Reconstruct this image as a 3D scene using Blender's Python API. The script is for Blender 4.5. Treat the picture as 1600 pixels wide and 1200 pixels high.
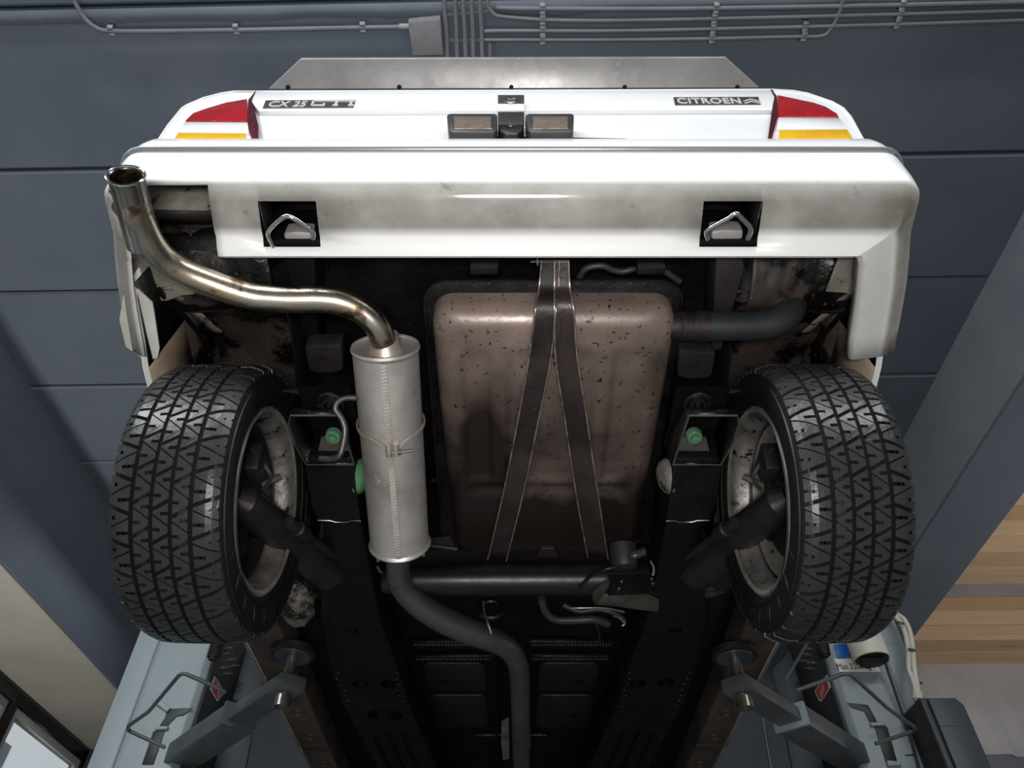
import bpy, bmesh, math, random
from mathutils import Vector, Matrix, noise
random.seed(7)
C = bpy.context.scene.collection
for o in list(bpy.data.objects): bpy.data.objects.remove(o)

# ---------------------------------------------------------------- camera, world, lights
PI = math.pi
ZC = 1.30                      # camera height above the floor
TH = math.radians(46.0)        # camera pitch above the horizon
F = 1139.0                     # focal length in pixels at 1600 wide
CT, ST = math.cos(TH), math.sin(TH)
cd = bpy.data.cameras.new('camera'); cam = bpy.data.objects.new('camera', cd); C.objects.link(cam)
cd.sensor_width = 36; cd.lens = F / 1600 * 36; cd.clip_start = 0.05
cam.location = (0, 0, ZC); cam.rotation_euler = (PI/2 + TH, 0, 0)
bpy.context.scene.camera = cam
vs = bpy.context.scene.view_settings
vs.view_transform = 'Standard'; vs.look = 'None'; vs.gamma = 1; vs.use_curve_mapping = False
vs.exposure = 0.0
w = bpy.data.worlds.new('world'); bpy.context.scene.world = w; w.use_nodes = True
w.node_tree.nodes['Background'].inputs[0].default_value = (0.90, 0.95, 1.0, 1)
w.node_tree.nodes['Background'].inputs[1].default_value = 0.7

def area(name, loc, target, sx, sy, power, col=(1, 1, 1), spread=180):
    l = bpy.data.lights.new(name, 'AREA'); l.shape = 'RECTANGLE'; l.size = sx; l.size_y = sy
    l.energy = power; l.color = col; l.spread = math.radians(spread)
    o = bpy.data.objects.new(name, l); C.objects.link(o)
    o.location = loc; d = Vector(target) - Vector(loc)
    o.rotation_euler = d.to_track_quat('-Z', 'Y').to_euler()
    return o
LIGHTS = [
    ('work_lamp', (0.0, -0.35, 1.00), (0.0, 0.80, 2.74), 0.45, 0.20, 21, (1.0, 0.98, 0.95), 130),
    ('overhead_light', (-1.5, -1.9, 4.3), (-1.2, 0.3, 1.6), 2.6, 0.20, 120, (0.95, 0.98, 1.0), 180),
    ('overhead_light', (1.5, -1.9, 4.3), (1.2, 0.3, 1.6), 2.6, 0.20, 62, (0.98, 0.99, 1.0), 180),
    ('overhead_light', (-2.6, -0.9, 3.9), (-3.2, 0.5, 0.0), 0.25, 2.0, 62, (0.95, 0.98, 1.0), 180),  # added downlight out of view; its floor bounce lifts soffits and ceiling
    ('overhead_light', (2.4, -0.9, 3.9), (3.0, 0.5, 0.0), 0.25, 2.0, 34, (0.98, 0.99, 1.0), 180),  # matching added downlight on the right, also for floor bounce
    ('soffit_fill', (-3.55, 2.6, 0.30), (-3.6, 3.9, 3.7), 0.3, 0.5, 34, (1.0, 0.97, 0.93), 120),  # added uplight out of view, only to brighten the left soffit
    ('far_fill', (5.2, 2.4, 2.6), (4.6, 5.4, 4.2), 1.6, 0.25, 52, (1.0, 0.97, 0.94), 180),  # added light out of view, aimed up to brighten the timber beams
    ('far_fill', (-2.6, 4.6, 4.2), (-2.2, 4.6, 1.0), 1.6, 0.25, 5, (0.95, 0.98, 1.0), 180),  # unseen light for general brightness in the far bay
]
for L in LIGHTS: area(*L)

# ---------------------------------------------------------------- helpers
def V(p): return Vector((p[0], p[1], p[2]))
def at(px, py, X=None, Y=None, Z=None, d=None, S=None):
    """photo pixel -> point relative to the camera, on a plane X, Y, Z, at depth d or on a slope S=(y0,z0,k): z=z0+k(y-y0)"""
    r = Vector(((px - 800) / F, CT + (py - 600) / F * ST, ST - (py - 600) / F * CT))
    if d is not None: t = d
    elif X is not None: t = X / r.x
    elif Y is not None: t = Y / r.y
    elif Z is not None: t = Z / r.z
    else: t = (S[1] - S[2] * S[0]) / (r.z - S[2] * r.y)
    return r * t
RC, RS = math.cos(math.radians(1.1)), math.sin(math.radians(1.1))
def RM(p): return Vector((p[0] * RC + p[1] * RS, -p[0] * RS + p[1] * RC, p[2]))

class MB:
    def __init__(s): s.v = []; s.f = []
    def add(s, vs_, fs):
        b = len(s.v); s.v += [Vector(v) for v in vs_]; s.f += [tuple(i + b for i in f) for f in fs]; return s
    def box(s, x0, x1, y0, y1, z0, z1, M=None):
        vs_ = [Vector((x, y, z)) for z in (z0, z1) for y in (y0, y1) for x in (x0, x1)]
        if M: vs_ = [M @ v for v in vs_]
        return s.add(vs_, [(0, 2, 3, 1), (4, 5, 7, 6), (0, 1, 5, 4), (2, 6, 7, 3), (0, 4, 6, 2), (1, 3, 7, 5)])
    def prism(s, pts, ext):
        n = len(pts); pts = [Vector(p) for p in pts]
        if isinstance(ext, (tuple, Vector)): top = [p + Vector(ext) for p in pts]
        else: top = [Vector(p) for p in ext]
        return s.add(pts + top, [tuple(range(n))[::-1], tuple(range(n, 2 * n))] + [(i, (i + 1) % n, n + (i + 1) % n, n + i) for i in range(n)])
    def beam(s, a, b, w_, h, up=(0, 0, 1)):
        a = Vector(a); b = Vector(b); d = (b - a).normalized(); u = Vector(up)
        r = d.cross(u).normalized(); u = r.cross(d).normalized()
        q = [(-1, -1), (1, -1), (1, 1), (-1, 1)]
        return s.prism([a + r * (x * w_ / 2) + u * (y * h / 2) for x, y in q], [b + r * (x * w_ / 2) + u * (y * h / 2) for x, y in q])
    def tube(s, pts, r, n=16, caps=True, inner=None, squash=None):
        pts = [Vector(p) for p in pts]; m = len(pts)
        rs = r if isinstance(r, (list, tuple)) else [r] * m
        def rings(rr, rev=False):
            out = []; prev = None
            for i in range(m):
                t = (pts[min(i + 1, m - 1)] - pts[max(i - 1, 0)]).normalized()
                if prev is None:
                    a = Vector((0, 0, 1)) if abs(t.z) < 0.9 else Vector((1, 0, 0))
                    nrm = t.cross(a).normalized()
                else: nrm = (prev - t * prev.dot(t)).normalized()
                prev = nrm; bn = t.cross(nrm)
                out.append([pts[i] + (nrm * math.cos(2 * PI * k / n) + bn * math.sin(2 * PI * k / n)) * rr[i] for k in range(n)])
            return out
        R = rings(rs); b = len(s.v)
        vv = [v for ring in R for v in ring]; ff = []
        for i in range(m - 1):
            for k in range(n):
                ff.append((i * n + k, i * n + (k + 1) % n, (i + 1) * n + (k + 1) % n, (i + 1) * n + k))
        if inner:
            R2 = rings([max(x - inner, 1e-4) for x in rs]); o = len(vv)
            vv += [v for ring in R2 for v in ring]
            for i in range(m - 1):
                for k in range(n):
                    ff.append((o + i * n + k, o + (i + 1) * n + k, o + (i + 1) * n + (k + 1) % n, o + i * n + (k + 1) % n))
            for e in (0, m - 1):
                for k in range(n): ff.append((e * n + k, e * n + (k + 1) % n, o + e * n + (k + 1) % n, o + e * n + k))
        elif caps:
            ff.append(tuple(range(n))[::-1]); ff.append(tuple((m - 1) * n + k for k in range(n)))
        return s.add(vv, ff)
    def grid(s, rows, skip=None):
        m = len(rows); n = len(rows[0])
        return s.add([p for r in rows for p in r], [(i * n + j, i * n + j + 1, (i + 1) * n + j + 1, (i + 1) * n + j)
                     for i in range(m - 1) for j in range(n - 1) if not (skip and skip(i, j))])
    def lathe(s, c, axis, prof, n=32, a0=0, a1=2 * PI):
        """prof: (along axis, radius)"""
        c = Vector(c); ax = Vector(axis).normalized(); e = Vector((0, 0, 1)) if abs(ax.z) < .9 else Vector((1, 0, 0))
        u = ax.cross(e).normalized(); v = ax.cross(u)
        full = abs(a1 - a0 - 2 * PI) < 1e-6; k = n if full else n + 1
        rows = [[c + ax * t + (u * math.cos(a0 + (a1 - a0) * j / n) + v * math.sin(a0 + (a1 - a0) * j / n)) * r for j in range(k)] for t, r in prof]
        ff = []
        for i in range(len(prof) - 1):
            for j in range(n):
                j2 = (j + 1) % k
                ff.append((i * k + j, i * k + j2, (i + 1) * k + j2, (i + 1) * k + j))
        return s.add([p for r in rows for p in r], ff)

def smooth_path(pts, n=6, closed=False):
    P = [Vector(p) for p in pts]; out = []
    for i in range(len(P) - 1):
        p0 = P[max(i - 1, 0)]; p1 = P[i]; p2 = P[i + 1]; p3 = P[min(i + 2, len(P) - 1)]
        for k in range(n):
            t = k / n
            out.append(0.5 * ((2 * p1) + (p2 - p0) * t + (2 * p0 - 5 * p1 + 4 * p2 - p3) * t * t + (3 * p1 - p0 - 3 * p2 + p3) * t ** 3))
    out.append(P[-1]); return out
def rect_round(x0, x1, y0, y1, r, n=5):
    out = []
    for cx, cy, a in ((x1 - r, y1 - r, 0), (x0 + r, y1 - r, PI/2), (x0 + r, y0 + r, PI), (x1 - r, y0 + r, 1.5 * PI)):
        for k in range(n + 1):
            b = a + PI/2 * k / n; out.append((cx + r * math.cos(b), cy + r * math.sin(b)))
    return out

def set_props(o, label=None, cat=None, group=None, kind=None):
    if label: o['label'] = label
    if cat: o['category'] = cat
    if group: o['group'] = group
    if kind: o['kind'] = kind
    return o
def rootloc(o):
    l = Vector((0, 0, 0))
    while o is not None: l += o.location; o = o.parent
    return l
def obj(name, mb, m, parent=None, bevel=0, seg=2, sharp=38, solid=0, soff=0, label=None, cat=None, group=None, kind=None, room=False, weld=True, flat=False, subsurf=0, at_world=None):
    me = bpy.data.meshes.new(name)
    vv = [RM(v) for v in mb.v] if room else mb.v
    cen = Vector((0, 0, 0))
    if vv:
        lo = [min(v[i] for v in vv) for i in range(3)]; hi = [max(v[i] for v in vv) for i in range(3)]
        cen = Vector(((lo[0] + hi[0]) / 2, (lo[1] + hi[1]) / 2, (lo[2] + hi[2]) / 2))
    me.from_pydata([v - cen for v in vv], [], mb.f)
    bm = bmesh.new(); bm.from_mesh(me)
    if weld: bmesh.ops.remove_doubles(bm, verts=bm.verts, dist=1e-5)
    bmesh.ops.recalc_face_normals(bm, faces=bm.faces)
    if bevel:
        es = [e for e in bm.edges if len(e.link_faces) == 2 and e.calc_face_angle(0) > math.radians(28)]
        bmesh.ops.bevel(bm, geom=es, offset=bevel, segments=seg, profile=0.5, affect='EDGES', clamp_overlap=True)
    for f in bm.faces: f.smooth = not flat
    bm.to_mesh(me); bm.free()
    if not flat: me.set_sharp_from_angle(angle=math.radians(sharp))
    me.materials.append(m)
    o = bpy.data.objects.new(name, me); C.objects.link(o)
    wl = cen + Vector((0, 0, ZC))
    if parent is not None: o.parent = parent; o.location = wl - rootloc(parent)
    else: o.location = wl
    if solid:
        md = o.modifiers.new('thickness', 'SOLIDIFY'); md.thickness = solid; md.offset = soff
    if subsurf:
        md = o.modifiers.new('smooth', 'SUBSURF'); md.levels = subsurf; md.render_levels = subsurf
    return set_props(o, label, cat, group, kind)
def thing(name, label, cat, loc, group=None, kind=None):
    o = bpy.data.objects.new(name, None); C.objects.link(o); o.location = Vector(loc) + Vector((0, 0, ZC)); o.empty_display_size = .1
    return set_props(o, label, cat, group, kind)
def carve(o, cutters):
    """boolean-subtract MB cutters from the mesh of o, then drop them"""
    tmp = []
    for cb in cutters:
        me = bpy.data.meshes.new('cut'); me.from_pydata([v + Vector((0, 0, ZC)) for v in cb.v], [], cb.f)
        bm = bmesh.new(); bm.from_mesh(me); bmesh.ops.recalc_face_normals(bm, faces=bm.faces); bm.to_mesh(me); bm.free()
        c = bpy.data.objects.new('cut', me); C.objects.link(c); tmp.append(c)
        md = o.modifiers.new('cut', 'BOOLEAN'); md.object = c; md.operation = 'DIFFERENCE'; md.solver = 'EXACT'
    bpy.context.view_layer.update()
    dg = bpy.context.evaluated_depsgraph_get()
    me = bpy.data.meshes.new_from_object(o.evaluated_get(dg)); o.modifiers.clear(); o.data = me
    for c in tmp: bpy.data.objects.remove(c)
    return o

# ---------------------------------------------------------------- materials
def s2l(c): return tuple(((x / 255) / 12.92 if x / 255 <= .04045 else ((x / 255 + .055) / 1.055) ** 2.4) for x in c)
def mat(name, c1, c2=None, scale=6, rough=.5, rough2=None, metal=0, bump=0, bscale=40, coat=0, spec=.5, spots=None, sscale=60, sthr=.62, detail=6, stretch=None, bias=(.35, .65), aniso=0, trans=0, ior=1.45):
    m = bpy.data.materials.new(name); m.use_nodes = True; nt = m.node_tree; N = nt.nodes; Lk = nt.links
    b = N['Principled BSDF']; b.inputs['Metallic'].default_value = metal; b.inputs['Roughness'].default_value = rough
    b.inputs['Coat Weight'].default_value = coat; b.inputs['Specular IOR Level'].default_value = spec; b.inputs['Coat Roughness'].default_value = .08
    b.inputs['IOR'].default_value = ior
    if trans: b.inputs['Transmission Weight'].default_value = trans
    c1 = s2l(c1) + (1,); b.inputs['Base Color'].default_value = c1
    tc = N.new('ShaderNodeTexCoord'); src = tc.outputs['Object']
    if stretch:
        mp = N.new('ShaderNodeMapping'); mp.inputs['Scale'].default_value = stretch; Lk.new(src, mp.inputs[0]); src = mp.outputs[0]
    def nz(sc, dt=detail):
        n = N.new('ShaderNodeTexNoise'); n.inputs['Scale'].default_value = sc; n.inputs['Detail'].default_value = dt; n.inputs['Roughness'].default_value = .62
        Lk.new(src, n.inputs['Vector']); return n.outputs['Fac']
    col = None
    if c2:
        r = N.new('ShaderNodeMapRange'); r.inputs[1].default_value = bias[0]; r.inputs[2].default_value = bias[1]; Lk.new(nz(scale), r.inputs[0])
        mx = N.new('ShaderNodeMix'); mx.data_type = 'RGBA'; mx.inputs[6].default_value = c1; mx.inputs[7].default_value = s2l(c2) + (1,)
        Lk.new(r.outputs[0], mx.inputs[0]); col = mx.outputs[2]
        if rough2 is not None:
            rr = N.new('ShaderNodeMapRange'); rr.inputs[3].default_value = rough; rr.inputs[4].default_value = rough2
            Lk.new(r.outputs[0], rr.inputs[0]); Lk.new(rr.outputs[0], b.inputs['Roughness'])
    if spots:
        r = N.new('ShaderNodeMapRange'); r.inputs[1].default_value = sthr; r.inputs[2].default_value = sthr + .05; Lk.new(nz(sscale, 3), r.inputs[0])
        mx = N.new('ShaderNodeMix'); mx.data_type = 'RGBA'; mx.inputs[6].default_value = c1; mx.inputs[7].default_value = s2l(spots) + (1,)
        if col: Lk.new(col, mx.inputs[6])
        Lk.new(r.outputs[0], mx.inputs[0]); col = mx.outputs[2]
    if col: Lk.new(col, b.inputs['Base Color'])
    if bump:
        bp = N.new('ShaderNodeBump'); bp.inputs['Strength'].default_value = bump; bp.inputs['Distance'].default_value = .004
        Lk.new(nz(bscale, 5), bp.inputs['Height']); Lk.new(bp.outputs[0], b.inputs['Normal'])
    return m
M = {}
M['slate'] = mat('slate_painted_concrete', (102, 110, 121), (92, 101, 113), 1.3, .55, .7, bump=.35, bscale=9, spots=(56, 62, 72), sscale=38, sthr=.72)
M['slate_light'] = mat('slate_beam_paint', (142, 148, 154), (128, 135, 144), 1.5, .6, bump=.3, bscale=9, spots=(48, 58, 70), sscale=30, sthr=.76)
M['slate_dark'] = mat('dark_slate_wall', (58, 64, 72), (50, 56, 64), 1.6, .6, bump=.2)
M['beige'] = mat('beige_render', (172, 168, 158), (156, 152, 144), 1.2, .8, bump=.3, bscale=20)
M['white_wall'] = mat('white_plaster', (178, 176, 176), (160, 158, 160), 2, .85, bump=.2)
M['grey_wall'] = mat('grey_paint', (96, 100, 106), (84, 88, 94), 2, .8)
M['wood'] = mat('pine_timber', (208, 178, 146), (192, 160, 126), 5, .6, stretch=(.12, 1.2, 1.6), bump=.15, bscale=16, spots=(150, 98, 58), sscale=5, sthr=.70)
M['wood2'] = mat('pine_timber_pale', (214, 186, 152), (200, 170, 136), 5, .6, stretch=(.12, 1.2, 1.6), bump=.15, bscale=16, spots=(156, 104, 62), sscale=5, sthr=.72)
M['wood3'] = mat('pine_timber_dark', (196, 164, 130), (180, 148, 114), 5, .6, stretch=(.12, 1.2, 1.6), bump=.15, bscale=16)
M['floor'] = mat('concrete_floor', (176, 175, 172), (150, 150, 147), 2, .5, bump=.2)
M['conduit'] = mat('grey_pvc', (128, 130, 134), (112, 114, 120), 4, .45)
M['clip'] = mat('pale_plastic', (170, 172, 174), (150, 152, 156), 20, .5)
M['jbox'] = mat('junction_box_plastic', (140, 140, 142), (128, 128, 132), 8, .55, bump=.15, bscale=60)
M['white'] = mat('white_car_paint', (224, 225, 226), (216, 217, 219), 3, .32, coat=.6)
M['white_in'] = mat('pale_paint_dusty', (196, 196, 190), (170, 168, 158), 7, .6, spots=(60, 56, 50), sscale=45, sthr=.72)
M['chrome'] = mat('chrome', (200, 204, 206), None, rough=.12, metal=1)
M['strip'] = mat('bright_strip', (150, 154, 156), None, rough=.30, metal=.6)
M['inox'] = mat('stainless_pipe', (204, 198, 188), (176, 148, 108), 7, .24, .36, metal=1, bump=.12, bscale=30, bias=(.4, .72), spots=(118, 96, 74), sscale=13, sthr=.58)
M['inox_tip'] = mat('polished_tip', (186, 186, 184), (140, 134, 124), 5, .2, .3, metal=1, bias=(.45, .8))
M['muffler'] = mat('aluminised_steel', (204, 200, 197), (160, 154, 150), 7, .42, .55, metal=.65, bump=.12, bscale=50, spots=(196, 192, 188), sscale=22, sthr=.66)
M['muffler_cap'] = mat('aluminised_steel_rusty', (196, 190, 182), (166, 128, 92), 10, .4, .55, metal=.7, bias=(.52, .75))
M['pipe'] = mat('grey_exhaust_steel', (112, 110, 110), (86, 84, 84), 6, .38, .5, metal=.8, bump=.1)
M['rust'] = mat('rusty_steel', (104, 74, 62), (66, 50, 46), 14, .7, metal=.3, bump=.4)
M['alu'] = mat('brushed_spoiler', (150, 148, 147), (122, 120, 120), 5, .38, .5, metal=.55, bump=.1, bscale=20, spots=(136, 135, 134), sscale=30, sthr=.56)
M['black'] = mat('underseal_black', (10, 9, 9), (4, 4, 4), 9, .34, .6, spec=.35, bump=.8, bscale=26, spots=(96, 92, 90), sscale=110, sthr=.70)  # pale spots paint wet sparkle into the black
M['black_matt'] = mat('matt_black', (8, 7, 8), (4, 4, 5), 8, .6, spec=.22, bump=.5, bscale=22)
M['black_gloss'] = mat('oily_black', (8, 7, 7), (18, 15, 15), 12, .22, .4, bump=.6, bscale=60)
M['black_axle'] = mat('black_axle_paint', (24, 22, 24), (14, 12, 14), 10, .3, .42, bump=.15, bscale=40)
M['darkmetal'] = mat('dark_steel', (52, 46, 46), (28, 24, 25), 9, .42, .6, metal=.2, bump=.35, bscale=40)
M['strap'] = mat('dark_strap', (58, 49, 48), (26, 22, 22), 7, .36, .55, metal=.2, bump=.3, bscale=80, spots=(92, 78, 72), sscale=60, sthr=.7)
M['strap_edge'] = mat('pale_strap_edge', (150, 136, 130), (84, 74, 70), 30, .35, metal=.4)  # paler than the strap between its lips
M['brown'] = mat('wheelhouse_grime', (50, 42, 38), (7, 6, 6), 7, .55, .25, bump=1, bscale=34, bias=(.46, .54), spots=(84, 74, 66), sscale=60, sthr=.66)
M['sill'] = mat('sill_brown', (70, 62, 56), (44, 38, 35), 6, .6, bump=.4)
M['tan'] = mat('inner_wing_tan', (158, 138, 116), (104, 92, 80), 3, .55, bump=.1)
M['grime_tone'] = mat('grey_grime', (132, 126, 116), (80, 76, 68), 7, .65, bump=.5, bscale=30, spots=(40, 36, 32), sscale=30, sthr=.62)
M['rubber'] = mat('tyre_rubber', (46, 47, 48), (30, 31, 32), 5, .27, .42, bump=.2, bscale=70, spec=.5)
M['rubber_side'] = mat('tyre_sidewall', (20, 20, 21), (13, 13, 14), 7, .42, .55, bump=.1)
M['rubber_grv'] = mat('tyre_groove_shade', (16, 14, 13), (10, 9, 9), 5, .8, spec=.2)  # colour darkened so groove floors look shaded between the blocks
M['rubber_hose'] = mat('rubber_hose', (44, 46, 50), (30, 32, 35), 6, .42, .55, bump=.1)
M['rim'] = mat('dirty_rim', (168, 163, 160), (84, 80, 77), 12, .34, .55, metal=.7, bump=.4, bscale=60, spots=(40, 34, 32), sscale=26, sthr=.60)
M['rim_in'] = mat('rim_inner_grime', (30, 26, 25), (12, 10, 10), 14, .5, bump=.8)
M['rim_pale'] = mat('rim_pale', (160, 156, 146), (104, 100, 94), 10, .45, .6, metal=.5, bump=.3, spots=(44, 38, 34), sscale=22, sthr=.62)
M['arm'] = mat('trailing_arm_dark', (50, 46, 45), (24, 22, 22), 8, .4, .55, metal=.3, bump=.3, bscale=40)
M['green'] = mat('green_sphere', (92, 138, 104), (62, 100, 74), 20, .35)
M['silver'] = mat('dirty_silver', (120, 114, 108), (34, 29, 27), 20, .4, metal=.5, bump=1, bscale=60, bias=(.44, .56), spots=(190, 184, 176), sscale=60, sthr=.64)
M['dull'] = mat('dull_sheet_metal', (84, 80, 76), (46, 43, 41), 12, .4, .6, metal=.5, bump=.3)
M['zinc'] = mat('zinc_screw', (150, 150, 142), (120, 118, 108), 30, .3, metal=.85)
M['lift'] = mat('lift_grey_green', (134, 144, 147), (122, 133, 137), 2.5, .5, bump=.06)
M['lift_dark'] = mat('lift_dark_grey', (58, 66, 74), (48, 56, 64), 3, .45)
M['lift_arm'] = mat('lift_arm_grey', (74, 78, 82), (60, 64, 68), 5, .42, bump=.15)
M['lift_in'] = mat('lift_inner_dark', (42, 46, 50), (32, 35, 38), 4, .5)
M['box'] = mat('control_box_grey', (60, 66, 74), (52, 58, 66), 3, .5)
M['box_dark'] = mat('control_box_dark', (30, 32, 36), None, rough=.5)
M['cable'] = mat('cable_cream', (196, 196, 182), (176, 176, 164), 12, .5)
M['blue'] = mat('blue_label', (40, 110, 190), (30, 90, 170), 20, .4)
M['lblwhite'] = mat('label_white', (212, 210, 204), None, rough=.5)
M['ink'] = mat('ink', (22, 22, 24), None, rough=.5)
M['redst'] = mat('red_sticker', (186, 64, 76), (170, 52, 64), 20, .45)
M['red'] = mat('red_lens', (190, 8, 22), (150, 6, 18), 7, .12, coat=1, stretch=(1, 1, 1))
M['redside'] = mat('red_lens_side', (84, 8, 24), (48, 6, 16), 20, .15, coat=1)
M['amber'] = mat('amber_lens', (252, 214, 4), (246, 168, 6), 7, .15, coat=1)
M['clear'] = mat('clear_lens', (226, 226, 230), None, rough=.12, coat=1)
M['plastic'] = mat('lamp_plastic', (56, 52, 50), (44, 41, 40), 20, .4)
M['lampglass'] = mat('lamp_window', (120, 108, 92), (96, 86, 74), 30, .12, coat=1)
M['badge'] = mat('badge_dark', (62, 62, 62), (52, 52, 52), 40, .3)
M['badgetxt'] = mat('badge_letters', (206, 204, 198), None, rough=.3, metal=.3)
M['frame'] = mat('window_frame_black', (14, 14, 14), None, rough=.35)
M['frame_pale'] = mat('window_frame_pale', (176, 180, 176), None, rough=.5)
M['brick'] = mat('outside_brown', (128, 84, 60), (110, 72, 52), 8, .8)
M['glass'] = mat('window_glass', (235, 240, 240), None, rough=.02, trans=1)
M['outside'] = mat('outside_panel', (118, 124, 128), (106, 112, 116), 2, .7)

def lens_ribs(m, scale=70, strength=.6, dirn='X'):
    nt = m.node_tree; N = nt.nodes; b = N['Principled BSDF']
    wv = N.new('ShaderNodeTexWave'); wv.inputs['Scale'].default_value = scale; wv.wave_type = 'BANDS'; wv.inputs['Distortion'].default_value = .6; wv.bands_direction = dirn
    tc = N.new('ShaderNodeTexCoord'); nt.links.new(tc.outputs['Object'], wv.inputs['Vector'])
    bp = N.new('ShaderNodeBump'); bp.inputs['Strength'].default_value = strength; bp.inputs['Distance'].default_value = .003
    nt.links.new(wv.outputs['Fac'], bp.inputs['Height']); nt.links.new(bp.outputs[0], b.inputs['Normal'])
lens_ribs(M['red']); lens_ribs(M['amber'], 90)

def bumper_mat():
    """white paint; road dirt lies on the sloping underside band between the two creases"""
    m = bpy.data.materials.new('bumper_paint'); m.use_nodes = True; nt = m.node_tree; N = nt.nodes; L = nt.links
    b = N['Principled BSDF']; b.inputs['Roughness'].default_value = .34; b.inputs['Coat Weight'].default_value = .5; b.inputs['Coat Roughness'].default_value = .1
    at_ = N.new('ShaderNodeAttribute'); at_.attribute_name = 'dirt'
    tc = N.new('ShaderNodeTexCoord')
    n1 = N.new('ShaderNodeTexNoise'); n1.inputs['Scale'].default_value = 5; n1.inputs['Detail'].default_value = 8; n1.inputs['Roughness'].default_value = .65; L.new(tc.outputs['Object'], n1.inputs[0])
    n2 = N.new('ShaderNodeTexNoise'); n2.inputs['Scale'].default_value = 26; n2.inputs['Detail'].default_value = 6; L.new(tc.outputs['Object'], n2.inputs[0])
    r1 = N.new('ShaderNodeMapRange'); r1.inputs[1].default_value = .3; r1.inputs[2].default_value = .7; r1.inputs[3].default_value = .72; r1.inputs[4].default_value = 1; L.new(n1.outputs[0], r1.inputs[0])
    mu = N.new('ShaderNodeMath'); mu.operation = 'MULTIPLY'; L.new(at_.outputs['Fac'], mu.inputs[0]); L.new(r1.outputs[0], mu.inputs[1])
    mx = N.new('ShaderNodeMix'); mx.data_type = 'RGBA'; mx.inputs[6].default_value = s2l((228, 228, 228)) + (1,); mx.inputs[7].default_value = s2l((98, 95, 84)) + (1,)
    L.new(mu.outputs[0], mx.inputs[0])
    r2 = N.new('ShaderNodeMapRange'); r2.inputs[1].default_value = .66; r2.inputs[2].default_value = .76; L.new(n2.outputs[0], r2.inputs[0])
    m2 = N.new('ShaderNodeMath'); m2.operation = 'MULTIPLY'; L.new(at_.outputs['Fac'], m2.inputs[0]); L.new(r2.outputs[0], m2.inputs[1])
    mx2 = N.new('ShaderNodeMix'); mx2.data_type = 'RGBA'; mx2.inputs[7].default_value = s2l((104, 100, 90)) + (1,)
    L.new(mx.outputs[2], mx2.inputs[6]); L.new(m2.outputs[0], mx2.inputs[0]); L.new(mx2.outputs[2], b.inputs['Base Color'])
    rr = N.new('ShaderNodeMapRange'); rr.inputs[3].default_value = .34; rr.inputs[4].default_value = .62; L.new(mu.outputs[0], rr.inputs[0]); L.new(rr.outputs[0], b.inputs['Roughness'])
    return m
M['bumper'] = bumper_mat()

def tank_mat():
    m = mat('fuel_tank_paint', (138, 122, 114), (102, 88, 82), 3, .34, .48, metal=.25, bump=.2, bscale=50, spots=(34, 27, 27), sscale=75, sthr=.62)
    nt = m.node_tree; N = nt.nodes; L = nt.links; b = N['Principled BSDF']
    src = b.inputs['Base Color'].links[0].from_socket
    at_ = N.new('ShaderNodeAttribute'); at_.attribute_name = 'grime_tone'
    tc = N.new('ShaderNodeTexCoord'); n = N.new('ShaderNodeTexNoise'); n.inputs['Scale'].default_value = 9; n.inputs['Detail'].default_value = 8; L.new(tc.outputs['Object'], n.inputs[0])
    ad = N.new('ShaderNodeMath'); ad.operation = 'MULTIPLY_ADD'; ad.inputs[1].default_value = .7; ad.inputs[2].default_value = -.35; L.new(n.outputs[0], ad.inputs[0])
    a2 = N.new('ShaderNodeMath'); a2.operation = 'ADD'; a2.use_clamp = True; L.new(ad.outputs[0], a2.inputs[0]); L.new(at_.outputs['Fac'], a2.inputs[1])
    r = N.new('ShaderNodeMapRange'); r.inputs[1].default_value = .05; r.inputs[2].default_value = .80; L.new(a2.outputs[0], r.inputs[0])
    mx = N.new('ShaderNodeMix'); mx.data_type = 'RGBA'; mx.inputs[7].default_value = s2l((34, 25, 23)) + (1,)
    L.new(src, mx.inputs[6]); L.new(r.outputs[0], mx.inputs[0]); L.new(mx.outputs[2], b.inputs['Base Color'])
    return m
M['tank'] = tank_mat()

# ================================================================ THE SETTING
H = 3.40; FLZ = -ZC
XL, XR, YB, YF = -3.98, 6.6, -4.6, 6.9
def sbox(name, m, *a, kind='structure', parent=None, bevel=0, **k):
    return obj(name, MB().box(*a), m, parent, bevel=bevel, kind=kind if parent is None else None, room=True, **k)
sbox('floor', M['floor'], XL - 3, XR + .2, YB - .2, YF + .2, FLZ - .2, FLZ)
ceil_ = sbox('ceiling', M['slate'], XL - .1, XR + .2, YB - .2, YF + .2, H + .34, H + .44)
ys = [0.98 + .756 * k for k in range(-7, 8)]
for i in range(len(ys) - 1):
    y0, y1 = ys[i] + .006, min(ys[i + 1] - .006, YF)
    if y0 >= YF: break
    dz = random.uniform(-.004, .004)
    obj('concrete_plank', MB().box(-3.3, 2.80, y0, y1, H + dz, H + .2), M['slate'], ceil_, bevel=.012, seg=1, room=True, flat=True)
# ragged paint ledge along one plank joint
rows = [[], []]
for k in range(161):
    x = -3.0 + 6.0 * k / 160
    rows[0].append((x, .99, H - .001)); rows[1].append((x, 1.045 + .016 * noise.noise((x * 3, 0, 0)) + .008 * noise.noise((x * 17, 3, 0)), H - .008))
obj('joint_filler', MB().grid(rows), M['slate'], ceil_, room=True, solid=.008)
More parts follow.
